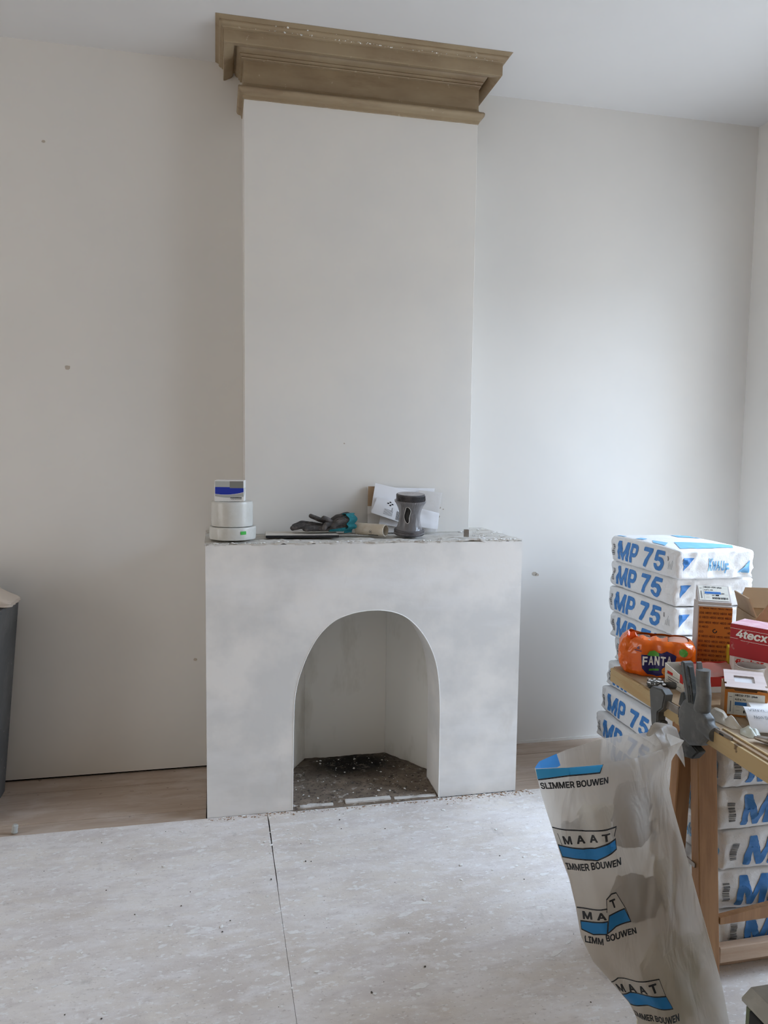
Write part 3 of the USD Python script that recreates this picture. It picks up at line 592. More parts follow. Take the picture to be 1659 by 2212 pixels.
def wrapf(u, v):
    a = u * 6.283; z = .010 + .150 * v
    r = .0715 - .024 * np.sin(np.pi * np.clip(v * 1.05, 0, 1)) ** .8 + .004 * (fbm(np.stack([np.cos(a) * 2.5, np.sin(a) * 2.5, v * 5], 1), 3, 4) - .5) + .0012 * np.sin(40 * a) * np.clip((v - .75) * 4, 0, 1)
    return np.stack([r * np.cos(a), r * np.sin(a), z], 1)
w = grid(wrapf, 150, 40)
cu = w.vertices[w.faces].mean(1); an = np.degrees(np.arctan2(cu[:, 1], cu[:, 0])); zz = cu[:, 2]
hole = (((an + 118 + 4 * np.sin(zz * 90)) / 16) ** 2 + ((zz - .098) / .038) ** 2 < 1)
w.update_faces(~hole); obj('wrapping_film', w, 'clear_film', t, True, label='cloudy wrapping film with a torn hole')
ed = [wrapf(np.array([((-118 - 4 * math.sin((.098 + .038 * math.sin(b)) * 90) + 16 * math.cos(b)) / 360) % 1.0]), np.array([(.088 + .038 * math.sin(b)) / .150]))[0] for b in np.linspace(0, 6.283, 40)]
obj('torn_edge', tube(ed, .0012, 6), 'cup_plastic', t, True)
cr = []
for a in np.linspace(-160, -20, 34):
    b = math.radians(a); r1 = .0665
    cr.append(tube([(r1 * math.cos(b), r1 * math.sin(b), .182), ((r1 + .002) * math.cos(b + .03), (r1 + .002) * math.sin(b + .03), .165), ((r1 - .004) * math.cos(b + .05), (r1 - .004) * math.sin(b + .05), .142)], .0009, 5))
obj('film_pleats', cat_(*cr), 'spool_dark', t, True, kind='stuff')

t = thing('metal_clip', 'small ribbed grey metal clip standing at the right end of the mantel', 'clip', (1.172, -0.462, HM + 0.0005), -20)
obj('clip_body', prism([(-.012, 0), (.012, 0), (.011, .012), (.006, .020), (-.004, .021), (-.011, .014)], 0, .034), 'grey_metal', t)
for k in range(4):
    obj('rib', cbx(-.011 + .006 * k, -.008 + .006 * k, -.002, .0003, 0.001, .033, .0006), 'steel', t)

# ------------------------------------------------------------------ plaster sacks
class Sack:
    def __init__(s, a=.283, b=.188, c=.0655, r=.017, seed=0, sh0=0.0, sh1=0.0, puff=.004):
        s.a, s.b, s.c, s.r, s.seed, s.sh0, s.sh1, s.puff = a, b, c, r, seed, sh0, sh1, puff
    def f(s, q, off=0.0):
        q = np.asarray(q, float); h = np.array([s.a, s.b, s.c]); inner = np.clip(q, -(h - s.r), h - s.r); d = q - inner
        L = np.linalg.norm(d, axis=1, keepdims=True); n = d / np.maximum(L, 1e-9); p = inner + n * s.r
        X, Y, Z = p[:, 0] / s.a, p[:, 1] / s.b, p[:, 2] / s.c
        side = np.abs(n[:, 1]); end = np.abs(n[:, 0])
        p = p + n * off
        p[:, 1] += np.sign(n[:, 1]) * side * .010 * (1 - Z * Z) * (1 - X * X * .6)           # soft bulging long sides
        p[:, 0] += np.sign(n[:, 0]) * end * (.004 * (1 - Z * Z) + .010 * np.clip(np.abs(Z) - .62, 0, 1) * 2.6)   # folded end flaps stand out
        k = fbm(np.stack([p[:, 0] * 9, p[:, 1] * 9, p[:, 2] * 14 + s.seed * 7.3], 1), 3, s.seed) - .5
        cr = np.abs(fbm(np.stack([p[:, 0] * 16 + 5, p[:, 1] * 16, p[:, 2] * 20 + s.seed * 3.1], 1), 2, s.seed + 9) - .5)
        p += n * (.015 * k - .034 * cr * (0.25 + X * X))[:, None] * np.array([1, 1, .25])
        top = np.clip(Z, -1, 1)
        p[:, 2] += s.puff * np.sign(top) * (1 - X * X) * (1 - Y * Y) * np.clip(top, 0, 1)
        p[:, 2] -= .010 * np.clip(Z, 0, 1) * np.clip(np.abs(X) - .55, 0, 1) * (1 if s.puff > .005 else .6)    # ends sag a little
        if s.puff < .005: p[:, 2] = np.clip(p[:, 2], -s.c + .0002, s.c - .0004)
        else: p[:, 2] = np.maximum(p[:, 2], -s.c + .0002)
        p[:, 0] += s.sh0 * (p[:, 1] + s.b)                                              # skewed in plan
        return p
    def mesh(s):
        n = 24; V, F, k = [], [], 0; h = np.array([s.a, s.b, s.c])
        for ax in range(3):
            for sg in (-1, 1):
                o = [i for i in range(3) if i != ax]; na, nb = (max(8, int(2 * h[i] / .0105)) for i in o)
                A, B = np.meshgrid(np.linspace(-1, 1, na), np.linspace(-1, 1, nb), indexing='ij'); q = np.zeros((na * nb, 3))
                q[:, ax] = sg * h[ax]; q[:, o[0]] = A.ravel() * h[o[0]]; q[:, o[1]] = B.ravel() * h[o[1]]
                i = np.arange(na * nb).reshape(na, nb); f = np.vstack([np.stack([i[:-1, :-1].ravel(), i[1:, :-1].ravel(), i[1:, 1:].ravel()], 1), np.stack([i[:-1, :-1].ravel(), i[1:, 1:].ravel(), i[:-1, 1:].ravel()], 1)])
                if (sg > 0) == (ax == 1): f = f[:, ::-1]
                V.append(s.f(q)); F.append(f + k); k += len(q)
        m = trimesh.Trimesh(np.vstack(V), np.vstack(F), process=False); m.merge_vertices(digits_vertex=6); return m
    def side(s, x, z): return s.f(np.stack([x - s.a, 0 * x - s.b, z - s.c], 1), .0017)              # x from the left end, z from the base
    def end(s, y, z): return s.f(np.stack([0 * y + s.a, y - s.b, z - s.c], 1), .0017)               # the end to the right of the lettering
    def left(s, y, z): return s.f(np.stack([0 * y - s.a, s.b - y, z - s.c], 1), .0017)
    def top(s, x, y): return s.f(np.stack([x - s.a, y - s.b, 0 * x + s.c], 1), .0017)
LETTER = {c: text_poly(c, True, .16) for c in 'MP75'}
KN = union_all([move(fit(text_poly(ch, True), .017, .045 if ch != 'K' else .058), .0205 * i, 0 if ch not in 'KF' else (-.0 if ch == 'K' else -.012)) for i, ch in enumerate('KNAUF')])
TRI_L = Polygon([(0, .058), (.052, .058), (0, 0)]); TRI_R = Polygon([(.05, 0), (.05, .058), (0, 0)])
def sack(label, loc, rz, seed, sh=(0, 0), ends=('end',), knauf=True, small=True, group='plaster sacks', a=.283, puff=.004, c=.0655, top=False):
    s = Sack(seed=seed, sh0=sh[0], sh1=sh[1], a=a, puff=puff, c=c)
    t = thing('plaster_sack', label, 'sack', (loc[0], loc[1], loc[2] + c), rz, group)
    obj('sack_body', s.mesh(), 'paper_sack', t, 50)
    L, Hh = 2 * a, 2 * c; k = L / .566
    for ch, w, x in (('M', .116, .072), ('P', .086, .184), ('7', .080, .308), ('5', .082, .394)):
        obj('letter', drape(move(fit(LETTER[ch], w * k, Hh * .72), x * k, Hh * .14), s.side, .008), 'sack_blue', t)
    obj('barcode', drape(MultiPolygon([sbox(.030, Hh * .26 + g.bounds[0], .052, Hh * .26 + g.bounds[2]) for g in barcode(Hh * .45, .021, 13, seed + 3).geoms]), s.side, .012), 'ink_grey', t)
    if small:
        r = np.random.default_rng(seed)
        obj('small_print', drape(MultiPolygon([sbox(.505 * k + .009 * i, Hh * .30, .5065 * k + .009 * i, Hh * (.42 + .25 * r.random())) for i in range(4)] + [sbox(.492 * k, Hh * .56, .497 * k, Hh * .72)]), s.side, .012), 'ink_grey', t)
    for e in ends:
        fn = getattr(s, e); w = 2 * s.b
        obj('end_triangle', drape(move(TRI_L, .028, Hh * .30), fn, .012), 'sack_blue', t)
        obj('end_triangle', drape(move(TRI_R, w - .078, Hh * .20), fn, .012), 'sack_pale_blue', t)
        if knauf: obj('end_lettering', drape(move(KN, .150, Hh * .28), fn, .012), 'sack_pale_blue', t)
    if top:
        P = [Polygon([(.30, .05), (.36, .02), (.46, .02), (.40, .07)]), Polygon([(.20, .02), (.26, .03), (.24, .06), (.20, .05)]), Polygon([(.40, .10), (.545, .04), (.545, .30), (.48, .34), (.44, .2)]), Polygon([(.10, .26), (.24, .22), (.26, .34), (.12, .35)]), Polygon([(.02, .02), (.10, .015), (.10, .03), (.02, .04)])]
        for q in P: obj('top_print', drape(q, s.top, .012), 'sack_pale_blue', t)
    return t
TH = 0.131
names = ['bottom sack of the tall white sack stack, resting on the floor', 'second sack up in the tall stack by the back wall', 'third sack up in the tall stack by the back wall', 'fourth sack up in the tall stack, just below table height', 'fifth sack down from the top of the tall stack, mostly behind the orange drink pack', 'fourth sack down from the top of the tall stack, half behind the orange pack', 'third sack down from the top of the tall stack by the back wall', 'second sack down from the top of the tall stack by the back wall', 'topmost sack of the tall stack by the back wall, with blue print on top']
offs = [(0.02, 0, 0), (-.035, .0, 1.5), (-.02, .0, -1.5), (.02, .01, 1), (.045, .0, -1), (.015, .0, 1), (.005, .0, 0), (.008, .0, -0.5), (-.014, -.045, -1.5)]
for i, (nm, o) in enumerate(zip(names, offs)):
    sack(nm, (2.195 + o[0], -0.552 + o[1], TH * i), -90 + o[2], 30 + i, (.0 if i == 8 else .07 if i > 3 else .04, 0), ('end',), i in (8, 7), i % 2 == 0, 'sacks in the tall stack', puff=.012 if i == 8 else .003, top=i == 8, a=.296 if i == 8 else .283)
names = ['bottom sack of the low stack under the table', 'second sack up in the low stack under the table', 'middle sack of the low stack under the table', 'second sack down in the low stack under the table', 'top sack of the low stack under the table, partly hidden by the table edge']
pal = thing('pallet', 'low wooden pallet carrying the sack stack under the table', 'pallet', (1.51, -1.84, 0), 0)
for k in range(3): obj('bearer', cbx(0.0, .60, .02 + .15 * k, .09 + .15 * k, 0.0005, .04, .002), 'dusty_pine', pal)
for k in range(4): obj('deck_board', cbx(.01 + .155 * k, .12 + .155 * k, 0, .40, .0402, .060, .002), 'dusty_pine', pal)
for i, nm in enumerate(names):
    sack(nm, (1.815 + (.02, -.004, .012, -.006, .01)[i], -1.652, .0605 + .130 * i), (0.6, -.8, .5, 0, -.6)[i], 60 + i, (0, 0), ('left',), True, False, 'sacks in the low stack', puff=.002, c=.065)

# ------------------------------------------------------------------ table and trestles
TZ, TT = 0.82, 0.05
TX0, TX1, TY0, TY1 = 1.440, 2.28, -3.05, -1.325
tb = thing('table', 'board table top with a worn yellow edge carrying tools and boxes', 'table')
sk = 0.038 / 0.83
def tx(x, y): return x + sk * (y - TY1)
obj('table_top', prism([(tx(TX0 + .012, TY0), TY0), (tx(TX1, TY0), TY0), (tx(TX1, TY1), TY1), (tx(TX0 + .012, TY1), TY1)], TZ - TT, TZ), 'board', tb)
e = prism([(tx(TX0, TY0), TY0), (tx(TX0 + .0118, TY0), TY0), (tx(TX0 + .0118, TY1), TY1), (tx(TX0, TY1), TY1)], TZ - TT - .002, TZ - .004)
obj('edge_strip', e, 'board_edge', tb, label='chipped yellow edge strip')
obj('edge_lip', prism([(tx(TX0 + .028, TY0), TY0), (tx(TX0 + .034, TY0), TY0), (tx(TX0 + .034, -1.95), -1.95), (tx(TX0 + .028, -1.95), -1.95)], TZ + .0002, TZ + .004), 'board_edge', tb)
def beam(a, b, w, d, up=(0, 0, 1)):
    a, b = np.array(a, float), np.array(b, float); t = (b - a); L = np.linalg.norm(t); t /= L
    s = np.cross(t, up); s /= np.linalg.norm(s); n = np.cross(s, t)
    m = cbx(-w / 2, w / 2, -d / 2, d / 2, 0, L, .003); M4 = np.eye(4); M4[:3, 0], M4[:3, 1], M4[:3, 2], M4[:3, 3] = s, n, t, a
    m.apply_transform(M4); return m
def trestle(label, y):
    t = thing('trestle', label, 'trestle', (0, y, 0))
    zt = TZ - TT - .004
    obj('top_beam', cbx(1.43, 2.26, -.03, .03, zt - .055, zt, .003), 'pine', t)
    for x in (1.482, 2.225):
        obj('leg', beam((x, -.052, zt - .01), (x, -.125, 0.002), .066, .040, (0, 1, 0.3)), 'pine', t)
        obj('leg', beam((x, .040, zt - .01), (x - .0, .075, 0.002), .050, .040, (0, 1, 0.3)), 'pine', t)
    obj('rail', beam((1.517, -.118, .088), (2.19, -.118, .088), .03, .05), 'dusty_pine', t)
    m = prism([(1.517, .185), (2.19, .19), (2.19, .285), (1.517, .206)], -.128, -.108, 'xz')
    obj('rail', m, 'pine', t)
    obj('rail', beam((1.507, .085, .13), (2.2, .085, .13), .03, .02), 'dusty_pine', t)
    obj('metal_stay', cbx(1.444, 1.4485, -.095, .065, .352, .366, .001), 'steel', t)
    return t
trestle('pine trestle with splayed legs beside the plastic bag', -1.755)
trestle('pine trestle carrying the near end of the table', -2.92)

# ------------------------------------------------------------------ things on the table
def xz(y, off=-0.0006):                  # decals on a face looking along -y
    return lambda a, b: np.stack([a, 0 * a + y + off, b], 1)
def yz(x, off=-0.0006, flip=False):      # decals on a face looking along -x (reading direction -y)
    return lambda a, b: np.stack([0 * a + x + off, -a, b], 1)
# orange shrink-wrapped pack of cans
t = thing('drink_pack', 'orange shrink-wrapped pack of drink cans at the far corner of the table', 'drink pack', (1.568, -1.418, TZ + .0008), -30)
A, B, HT = .122, .068, .126
def prof(z): return np.interp(z, [0, .004, .014, .03, .095, .112, .121, .126], [.90, .955, .99, 1.0, 1.0, .965, .90, .82])
def wrap_pt(a, z, off=0.0):
    """point of the wrap at angle a and height z"""
    pz = prof(z); c, s_ = np.cos(a), np.sin(a)
    x = A * np.sign(c) * np.abs(c) ** .42; y = B * np.sign(s_) * np.abs(s_) ** .42
    lobe = .0045 * np.cos((x - .018) / .068 * 2 * np.pi) * np.clip(np.abs(s_) * 2, 0, 1)
    left = np.clip((-x - .06) / .06, 0, 1)
    y = y * (1 - .22 * left * (z > -1)) + np.sign(y) * lobe
    x = x - left * .012 * np.sin(z / .126 * np.pi)
    k = (fbm(np.stack([x * 26, y * 26, z * 30], -1), 3, 6) - .5) * np.clip(np.abs(x + .012) / .05 - .6, .12, 1)
    r = np.abs(fbm(np.stack([x * 40 + 3, y * 40, z * 34], -1), 3, 8) - .5)
    d = (.006 * k - .008 * r * np.clip(np.abs(x + .012) / .05 - .6, .12, 1)) * (1 + 1.5 * left) + off
    return np.stack([x * pz + d * c, y * pz + d * s_, z + .018 * left * np.clip(z / .126 - .6, 0, 1) * 2.2], -1)
tq = np.linspace(0, 1, 44) ** (1 / .42)
qa = np.unique(np.round(np.concatenate([np.arccos(np.clip(tq, 0, 1)), np.arcsin(np.clip(np.linspace(0, 1, 26) ** (1 / .42), 0, 1))]), 5))
angs = np.unique(np.round(np.concatenate([qa, np.pi - qa, np.pi + qa, 2 * np.pi - qa]), 5))
w = grid(lambda u, v: wrap_pt(np.interp(u, np.linspace(0, 1, len(angs)), angs), HT * v), len(angs), 40)
obj('shrink_wrap', w, 'orange_film', t, True, label='shiny orange shrink film')
def front(x, z, off=.0022):
    """front of the wrap above base point x"""
    c = np.clip(np.abs(x) / A, 0, .999) ** (1 / .42); a = -np.arccos(np.sign(x) * c); return wrap_pt(a, z, off)
for i, (x, y) in enumerate([(x, y) for y in (-.0305, .0335) for x in (-.052, .015, .082)]):
    c = obj('can', T(lathe([(0, .002), (.022, .002), (.0255, .006), (.0305, .012), (.0305, .098), (.0265, .109), (.0262, .1128), (0, .1128)], 32), (x, y, .002)), 'can_orange', t, 40)
    obj('can_lid', T(lathe([(0, .1132), (.0232, .1132), (.0236, .1165), (.0262, .1175), (.0266, .116), (.0262, .1135)], 32), (x, y, .002)), 'can_lid', c, 40)
    obj('pull_tab', T(prism(Point(0, 0).buffer(.008).union(sbox(-.006, 0, .006, .014)).difference(Point(0, .008).buffer(.004)), .1136, .1150), (x, y - .003, .002)), 'can_lid', c)
def topfilm(u, v):
    x = .030 + .076 * u; y = -.058 + .112 * v; z = .1245 + .004 * np.sin(3.1 * u) * np.sin(3.1 * v) - .010 * (np.abs(u - .5) * 2) ** 4 - .010 * (np.abs(v - .5) * 2) ** 6
    return np.stack([x, y, z], 1)
obj('top_film', grid(topfilm, 16, 16, .0006), 'orange_pale', t, True, label='pale film stretched over the right cans')
def peak(u, v):
    x = -.112 + .05 * u + .01 * v; y = -.045 + .05 * u * (1 - v); z = .100 + .056 * v * (1 - .55 * u) + .006 * np.sin(9 * u + 4 * v)
    return np.stack([x, y + .010 * np.sin(7 * v), z], 1)
obj('film_tip', grid(peak, 12, 12, .0006), 'shrink_film', t, True, label='torn film tip standing up at the left')
def peak2(u, v):
    x = -.065 + .095 * u; y = -.052 + .006 * v + .05 * v * v; z = .106 + .019 * v + .004 * np.sin(14 * u) * v
    return np.stack([x, y, z], 1)
obj('film_tip', grid(peak2, 22, 10, .0006), 'orange_film', t, True)
OX, OZ = -.004, .052
navy = Polygon([(-.050, .022), (-.028, .022), (-.02, .034), (.012, .031), (.030, .040), (.058, .026), (.052, -.018), (.03, -.034), (.0, -.045), (-.03, -.040), (-.046, -.022)]).buffer(.003)
F = lambda x, z: front(x + OX, z + OZ, .0016)
obj('logo_shape', drape(navy, F, .006), 'logo_navy', t)
ft = union_all([move(fit(text_poly(ch, True), .0165, .032), -.048 + .0195 * i, -.012 + .0016 * i) for i, ch in enumerate('FANTA')])
obj('logo_lettering', drape(ft, lambda x, z: front(x + OX, z + OZ, .0036), .004), 'ink_white', t)
lf = Polygon([(-.034, .024), (-.026, .038), (-.010, .042), (.004, .034), (.006, .024), (-.006, .021), (-.02, .022)])
obj('logo_leaf', drape(lf, lambda x, z: front(x + OX, z + OZ, .0030), .006), 'leaf_green', t)
obj('logo_orange', drape(Point(.030, -.026).buffer(.015).difference(sbox(.0295, -.05, .0305, 0)).difference(sbox(.01, -.0265, .05, -.0255)), lambda x, z: front(x + OX, z + OZ, .0030), .006), 'slice_orange', t)
obj('logo_banner', drape(Polygon([(-.026, -.024), (.006, -.020), (.006, -.027), (-.026, -.031)]), lambda x, z: front(x + OX, z + OZ, .0030), .006), 'leaf_green', t)
obj('sticker', drape(Point(.078, .094).buffer(.0135), lambda x, z: front(x, z, .0042), .006), 'leaf_green', t, label='round green sticker')
obj('count_print', drape(union_all([move(fit(text_poly('6', True), .007, .010), -.070, .094), sbox(-.076, .088, -.056, .0905)]), lambda x, z: front(x, z, .0042), .006), 'logo_navy', t)

# brush
t = thing('paint_brush', 'dusty dark grey brush with plaster-caked bristles, lying in front of the orange pack', 'brush', (1.405, -1.553, TZ + .013), -9)
t.ClearXformOpOrder(); t.AddTranslateOp().Set(Gf.Vec3d(1.450, -1.566, TZ + .0125)); t.AddRotateZOp().Set(-24.0)
obj('handle', tri(chain([(.048, 0, 0), (.075, 0, -.001), (.135, 0, -.001), (.15, 0, -.001)], [.008, .011, .010, .009])), 'clamp_dark', t, 40)
m = cbx(-.01, .046, -.020, .020, -.012, .012, .006).subdivide().subdivide(); m.vertices += (fbm(m.vertices * 90, 3)[:, None] - .5) * .008; m.vertices[:, 2] = np.maximum(m.vertices[:, 2], -.0123)
obj('bristle_block', m, 'clamp_dark', t, 40)
rr = np.random.default_rng(5)
obj('plaster_flakes', chips([(x, y, .0115) for x, y in rr.uniform([-.008, -.018], [.040, .018], (22, 2))] + [(x, -.0205, z) for x, z in rr.uniform([-.008, -.008], [.040, .008], (18, 2))], .002, .008, .35, 9), 'chip', t, kind='stuff')

# screw boxes
def screw_label(t, fn, w, h, size_text):
    obj('label_sheet', drape(sbox(0, 0, w, h), fn(.0006), .03), 'label_cream', t)
    k = fn(.0011)
    obj('label_lettering', drape(move(fit(text_poly('HECO-FIX-plus', True), w * .60, h * .115), w * .20, h * .83), k, .01), 'ink_black', t)
    obj('label_lettering', drape(move(fit(text_poly(size_text, True), w * .29, h * .095), w * .20, h * .655), k, .01), 'ink_black', t)
    obj('label_band', drape(sbox(w * .20, h * .44, w * .74, h * .59), k, .01), 'label_blue', t)
    bits = [sbox(w * .165, h * .03, w * .17, h * .97), sbox(w * .17, h * .425, w * .98, h * .432), sbox(w * .04, h * .80, w * .12, h * .82), sbox(w * .07, h * .12, w * .10, h * .62), sbox(w * .44, h * .33, w * .52, h * .38), sbox(w * .76, h * .46, w * .86, h * .53), sbox(w * .24, h * .36, w * .34, h * .372), sbox(w * .24, h * .20, w * .34, h * .212)]
    obj('label_print', drape(MultiPolygon(bits), k, .02), 'ink_grey', t, kind='stuff')
    obj('label_mark', drape(sbox(w * .56, h * .31, w * .67, h * .40), k, .02), 'ink_black', t)
    obj('barcode', drape(affinity.translate(barcode(w * .52, h * .13, 17, 4), w * .44, h * .10), k, .02), 'ink_black', t)
t = thing('screw_box', 'tall orange printed screw box with a white label on its raised lid', 'screw box', (1.772, -1.428, TZ + .0006), -28)
W_, D_, H_ = .112, .115, .246
obj('body', cbx(-W_ / 2, W_ / 2, -D_ / 2, D_ / 2, 0, H_, .0015), 'box_grey_card', t)
obj('front_panel', cbx(-W_ / 2 + .004, W_ / 2, -D_ / 2 - .0014, -D_ / 2 - .0002, .001, H_ - .006, .0003), 'box_orange', t)
word = union_all([move(fit(text_poly('HECO', True), .0205, .0078), 0, 0)])
ink = []
for r_ in range(14):
    for c_ in range(6):
        x = -W_ / 2 + .000 + .0245 * c_ + (-.009 if r_ % 2 else .0); z = .014 + .0168 * r_
        if r_ in (8, 9) and -.036 < x < .018: continue
        p = move(word, x, z + .0006 * math.sin(r_ * 3)); p = p.intersection(sbox(-W_ / 2 + .006, 0, W_ / 2 - .001, H_ - .008))
        if not p.is_empty: ink.append(p)
obj('front_print', drape(union_all([g for p in ink for g in getattr(p, 'geoms', [p]) if g.geom_type == 'Polygon']), xz(-D_ / 2 - .0014, -.0005), .05), 'box_orange_ink', t, kind='stuff', label='rows of small dark repeated lettering')
rg_ = Point(0, 0).buffer(.0075).difference(Point(0, 0).buffer(.0045)).difference(Polygon([(0, 0), (.02, .004), (.02, .02), (.006, .02)]))
obj('recycling_mark', drape(move(rg_, .002, .156), xz(-D_ / 2 - .0014, -.0006), .006), 'ink_black', t)
a0 = math.radians(30); L_ = .092
lid = T(cbx(-W_ / 2 + .002, W_ / 2 - .002, 0, L_, -.002, 0, .0006), (0, -D_ / 2 + .012, H_ + .010), 0, 30)
obj('lid', lid, 'box_grey_card', t)
def lidfn(off):
    return lambda x, y: np.stack([x - W_ / 2 + .007, -D_ / 2 + .014 + .004 + (y) * math.cos(a0) - off * math.sin(a0), H_ + .011 + .003 + y * math.sin(a0) + off * math.cos(a0)], 1)
screw_label(t, lidfn, W_ - .014, .080, '4,0 x 40')
obj('lid_flap', prism([(-D_ / 2 + .014, H_ + .0003), (-D_ / 2 + .014 + L_ * math.cos(a0), H_ + .0003), (-D_ / 2 + .012 + L_ * math.cos(a0), H_ + .008 + L_ * math.sin(a0)), (-D_ / 2 + .014, H_ + .009)], -W_ / 2 + .002, -W_ / 2 + .0035, 'yz'), 'box_grey_card', t)
obj('lid_front', bx(-W_ / 2 + .002, W_ / 2 - .002, -D_ / 2 + .010, -D_ / 2 + .0115, H_ + .0003, H_ + .0095), 'box_grey_card', t)

t = thing('screw_box', 'low orange screw box with a pink lid and hand hole, nearest on the table', 'screw box', (1.592, -1.838, TZ + .0006), -31)
W_, D_, H_ = .116, .10, .083
wl = [bx(-W_ / 2, W_ / 2, D_ / 2 - .002, D_ / 2, 0, H_), bx(-W_ / 2, -W_ / 2 + .002, -D_ / 2 + .002, D_ / 2 - .002, 0, H_), bx(W_ / 2 - .002, W_ / 2, -D_ / 2 + .002, D_ / 2 - .002, 0, H_), bx(-W_ / 2 + .002, W_ / 2 - .002, -D_ / 2 + .002, D_ / 2 - .002, 0, .002)]
obj('body', cat_(*wl), 'cardboard', t)
obj('front_panel', prism([(-W_ / 2, 0), (W_ / 2, 0), (W_ / 2, H_ - .004), (.030, H_ - .001), (.028, H_ - .006), (-.030, H_ - .006), (-.034, H_ - .001), (-W_ / 2, H_ - .004)], -D_ / 2, -D_ / 2 + .002, 'xz'), 'box_orange', t)
screw_label(t, lambda off: xz(-D_ / 2, -off), W_ - .016, .066, '4,0 x 70')
for o in stage.GetPrimAtPath(t.GetPath()).GetChildren():
    if o.GetName().startswith(('label', 'barcode')): UsdGeom.Xformable(o).AddTranslateOp().Set(Gf.Vec3d(-W_ / 2 + .008, 0, .006))
inner = prism([(-W_ / 2 + .003, .0025), (W_ / 2 - .003, .0025), (W_ / 2 - .003, H_ - .006), (-W_ / 2 + .003, H_ - .006)], D_ / 2 - .0045, D_ / 2 - .003, 'xz')
hole_ = sbox(-.026, .034, .024, .064).buffer(.003)
lidp = Polygon([(-W_ / 2, 0), (W_ / 2 + .001, 0), (W_ / 2 - .003, .098), (-W_ / 2 + .003, .098)]).difference(hole_).difference(sbox(-W_ / 2, .016, -W_ / 2 + .006, .026)).difference(sbox(W_ / 2 - .006, .012, W_ / 2 + .002, .022))
obj('lid', T(prism(lidp, 0, .0018), (0, -D_ / 2 + .003, H_ + .003), 0, 16), 'box_pink_card', t, label='pale pink lid with a rounded hand hole')
obj('inner_flap', T(prism(sbox(-.035, .026, .035, .075), -.0045, -.0035), (0, -D_ / 2 + .003, H_ + .003), 0, 16), 'paper', t)

# red and white open box
t = thing('open_carton', 'flat red and white open carton with a pink window beside the clamp', 'carton', (1.632, -1.600, TZ + .0006), -5)
L_, D_, H_ = .222, .120, .056
obj('base', bx(-L_ / 2, L_ / 2, -D_ / 2, D_ / 2, 0, .002), 'card_white', t)
obj('end_wall', prism([(-D_ / 2, .0021), (D_ / 2, .0021), (D_ / 2 + .004, H_ + .012), (-D_ / 2, H_ - .006)], -L_ / 2, -L_ / 2 + .002, 'yz'), 'label_cream', t)
k = yz(-L_ / 2, -.0005)
obj('end_print', drape(sbox(-.045, .038, -.010, .047), k, .02), 'ink_red', t)
obj('end_print', drape(sbox(.036, .030, .058, .058), k, .02), 'ink_red', t)
obj('end_print', drape(MultiPolygon([sbox(-.050, .012 + .008 * i, .045, .0135 + .008 * i) for i in (0, 3)] + [sbox(-.040, .018 + .007 * i, .02 + .01 * i, .021 + .007 * i) for i in range(2)]), k, .02), 'ink_grey', t)
obj('front_wall', bx(-L_ / 2 + .0021, L_ / 2, -D_ / 2, -D_ / 2 + .002, .0021, .020), 'card_white', t)
obj('front_band', bx(-L_ / 2 + .0021, L_ / 2, -D_ / 2, -D_ / 2 + .002, .0202, H_ - .004), 'tray_red', t)
obj('back_wall', bx(-L_ / 2 + .0021, -.04, D_ / 2 - .002, D_ / 2, .0021, H_ + .014), 'label_cream', t)
obj('back_wall', bx(-.0398, L_ / 2, D_ / 2 - .002, D_ / 2, .0021, H_ + .012), 'tray_red', t)
obj('right_wall', bx(L_ / 2 - .002, L_ / 2, -D_ / 2 + .0021, D_ / 2 - .0021, .0021, H_ - .004), 'tray_red', t)
def win(u, v): return np.stack([-L_ / 2 + .045 + (L_ - .05) * u, -D_ / 2 + .003 + (D_ - .006) * v, H_ - .003 + .012 * v + .006 * np.sin(3.1 * u) * np.sin(3.1 * v) + .002 * np.sin(13 * u)], 1)
obj('film_window', grid(win, 18, 14, .0008), 'tray_pink', t, True)
obj('inner_flap', T(bx(-.05, .05, -.022, .022, 0, .0016), (-.055, .018, .028), 0, -24, 0), 'label_cream', t)

# red box on a white box, plastic cup, cardboard box
t = thing('small_carton', 'small white carton with red lettering under the dark red box', 'carton', (1.782, -1.625, TZ + .0006), -30)
obj('body', cbx(-.060, .055, -.05, .04, 0, .116, .0015), 'card_white', t)
obj('lettering', drape(move(fit(text_poly('fischer', True), .085, .024), -.055, .080), xz(-.05), .01), 'ink_red', t)
t = thing('yellow_tape', 'small yellow block squeezed between the tall screw box and the white carton', 'block', (1.775, -1.545, TZ + .0006), -30)
obj('block', cbx(-.02, .02, -.02, .02, 0, .052, .002), 'yellow', t); obj('upper_block', cbx(-.02, .02, -.02, .02, .0522, .118, .002), 'yellow', t)
t = thing('red_box', 'dark red box with white lettering, perched on the small white carton', 'box', (1.772, -1.690, TZ + .1174), -61)
W_, D_, H_ = .17, .105, .106
obj('body', cbx(-W_ / 2, W_ / 2, -D_ / 2, D_ / 2, 0, H_, .0015), 'box_red', t)
obj('lid', bx(-W_ / 2 + .001, W_ / 2 - .001, -D_ / 2 + .001, D_ / 2 - .001, H_ + .0001, H_ + .0016), 'box_red_top', t)
obj('lettering', drape(move(fit(text_poly('4tecx', True, .15), .100, .027), -.066, .064), xz(-D_ / 2), .01), 'ink_white', t)
obj('line_print', drape(MultiPolygon([sbox(-W_ / 2, .092, W_ / 2, .0932), sbox(-W_ / 2, .060, -.058, .0612), sbox(-.05, .056, W_ / 2, .0572)]), xz(-D_ / 2), .05), 'ink_white', t, kind='stuff')
t = thing('plastic_cup', 'empty translucent white plastic cup behind the low screw box', 'cup', (1.702, -1.726, TZ + .0006))
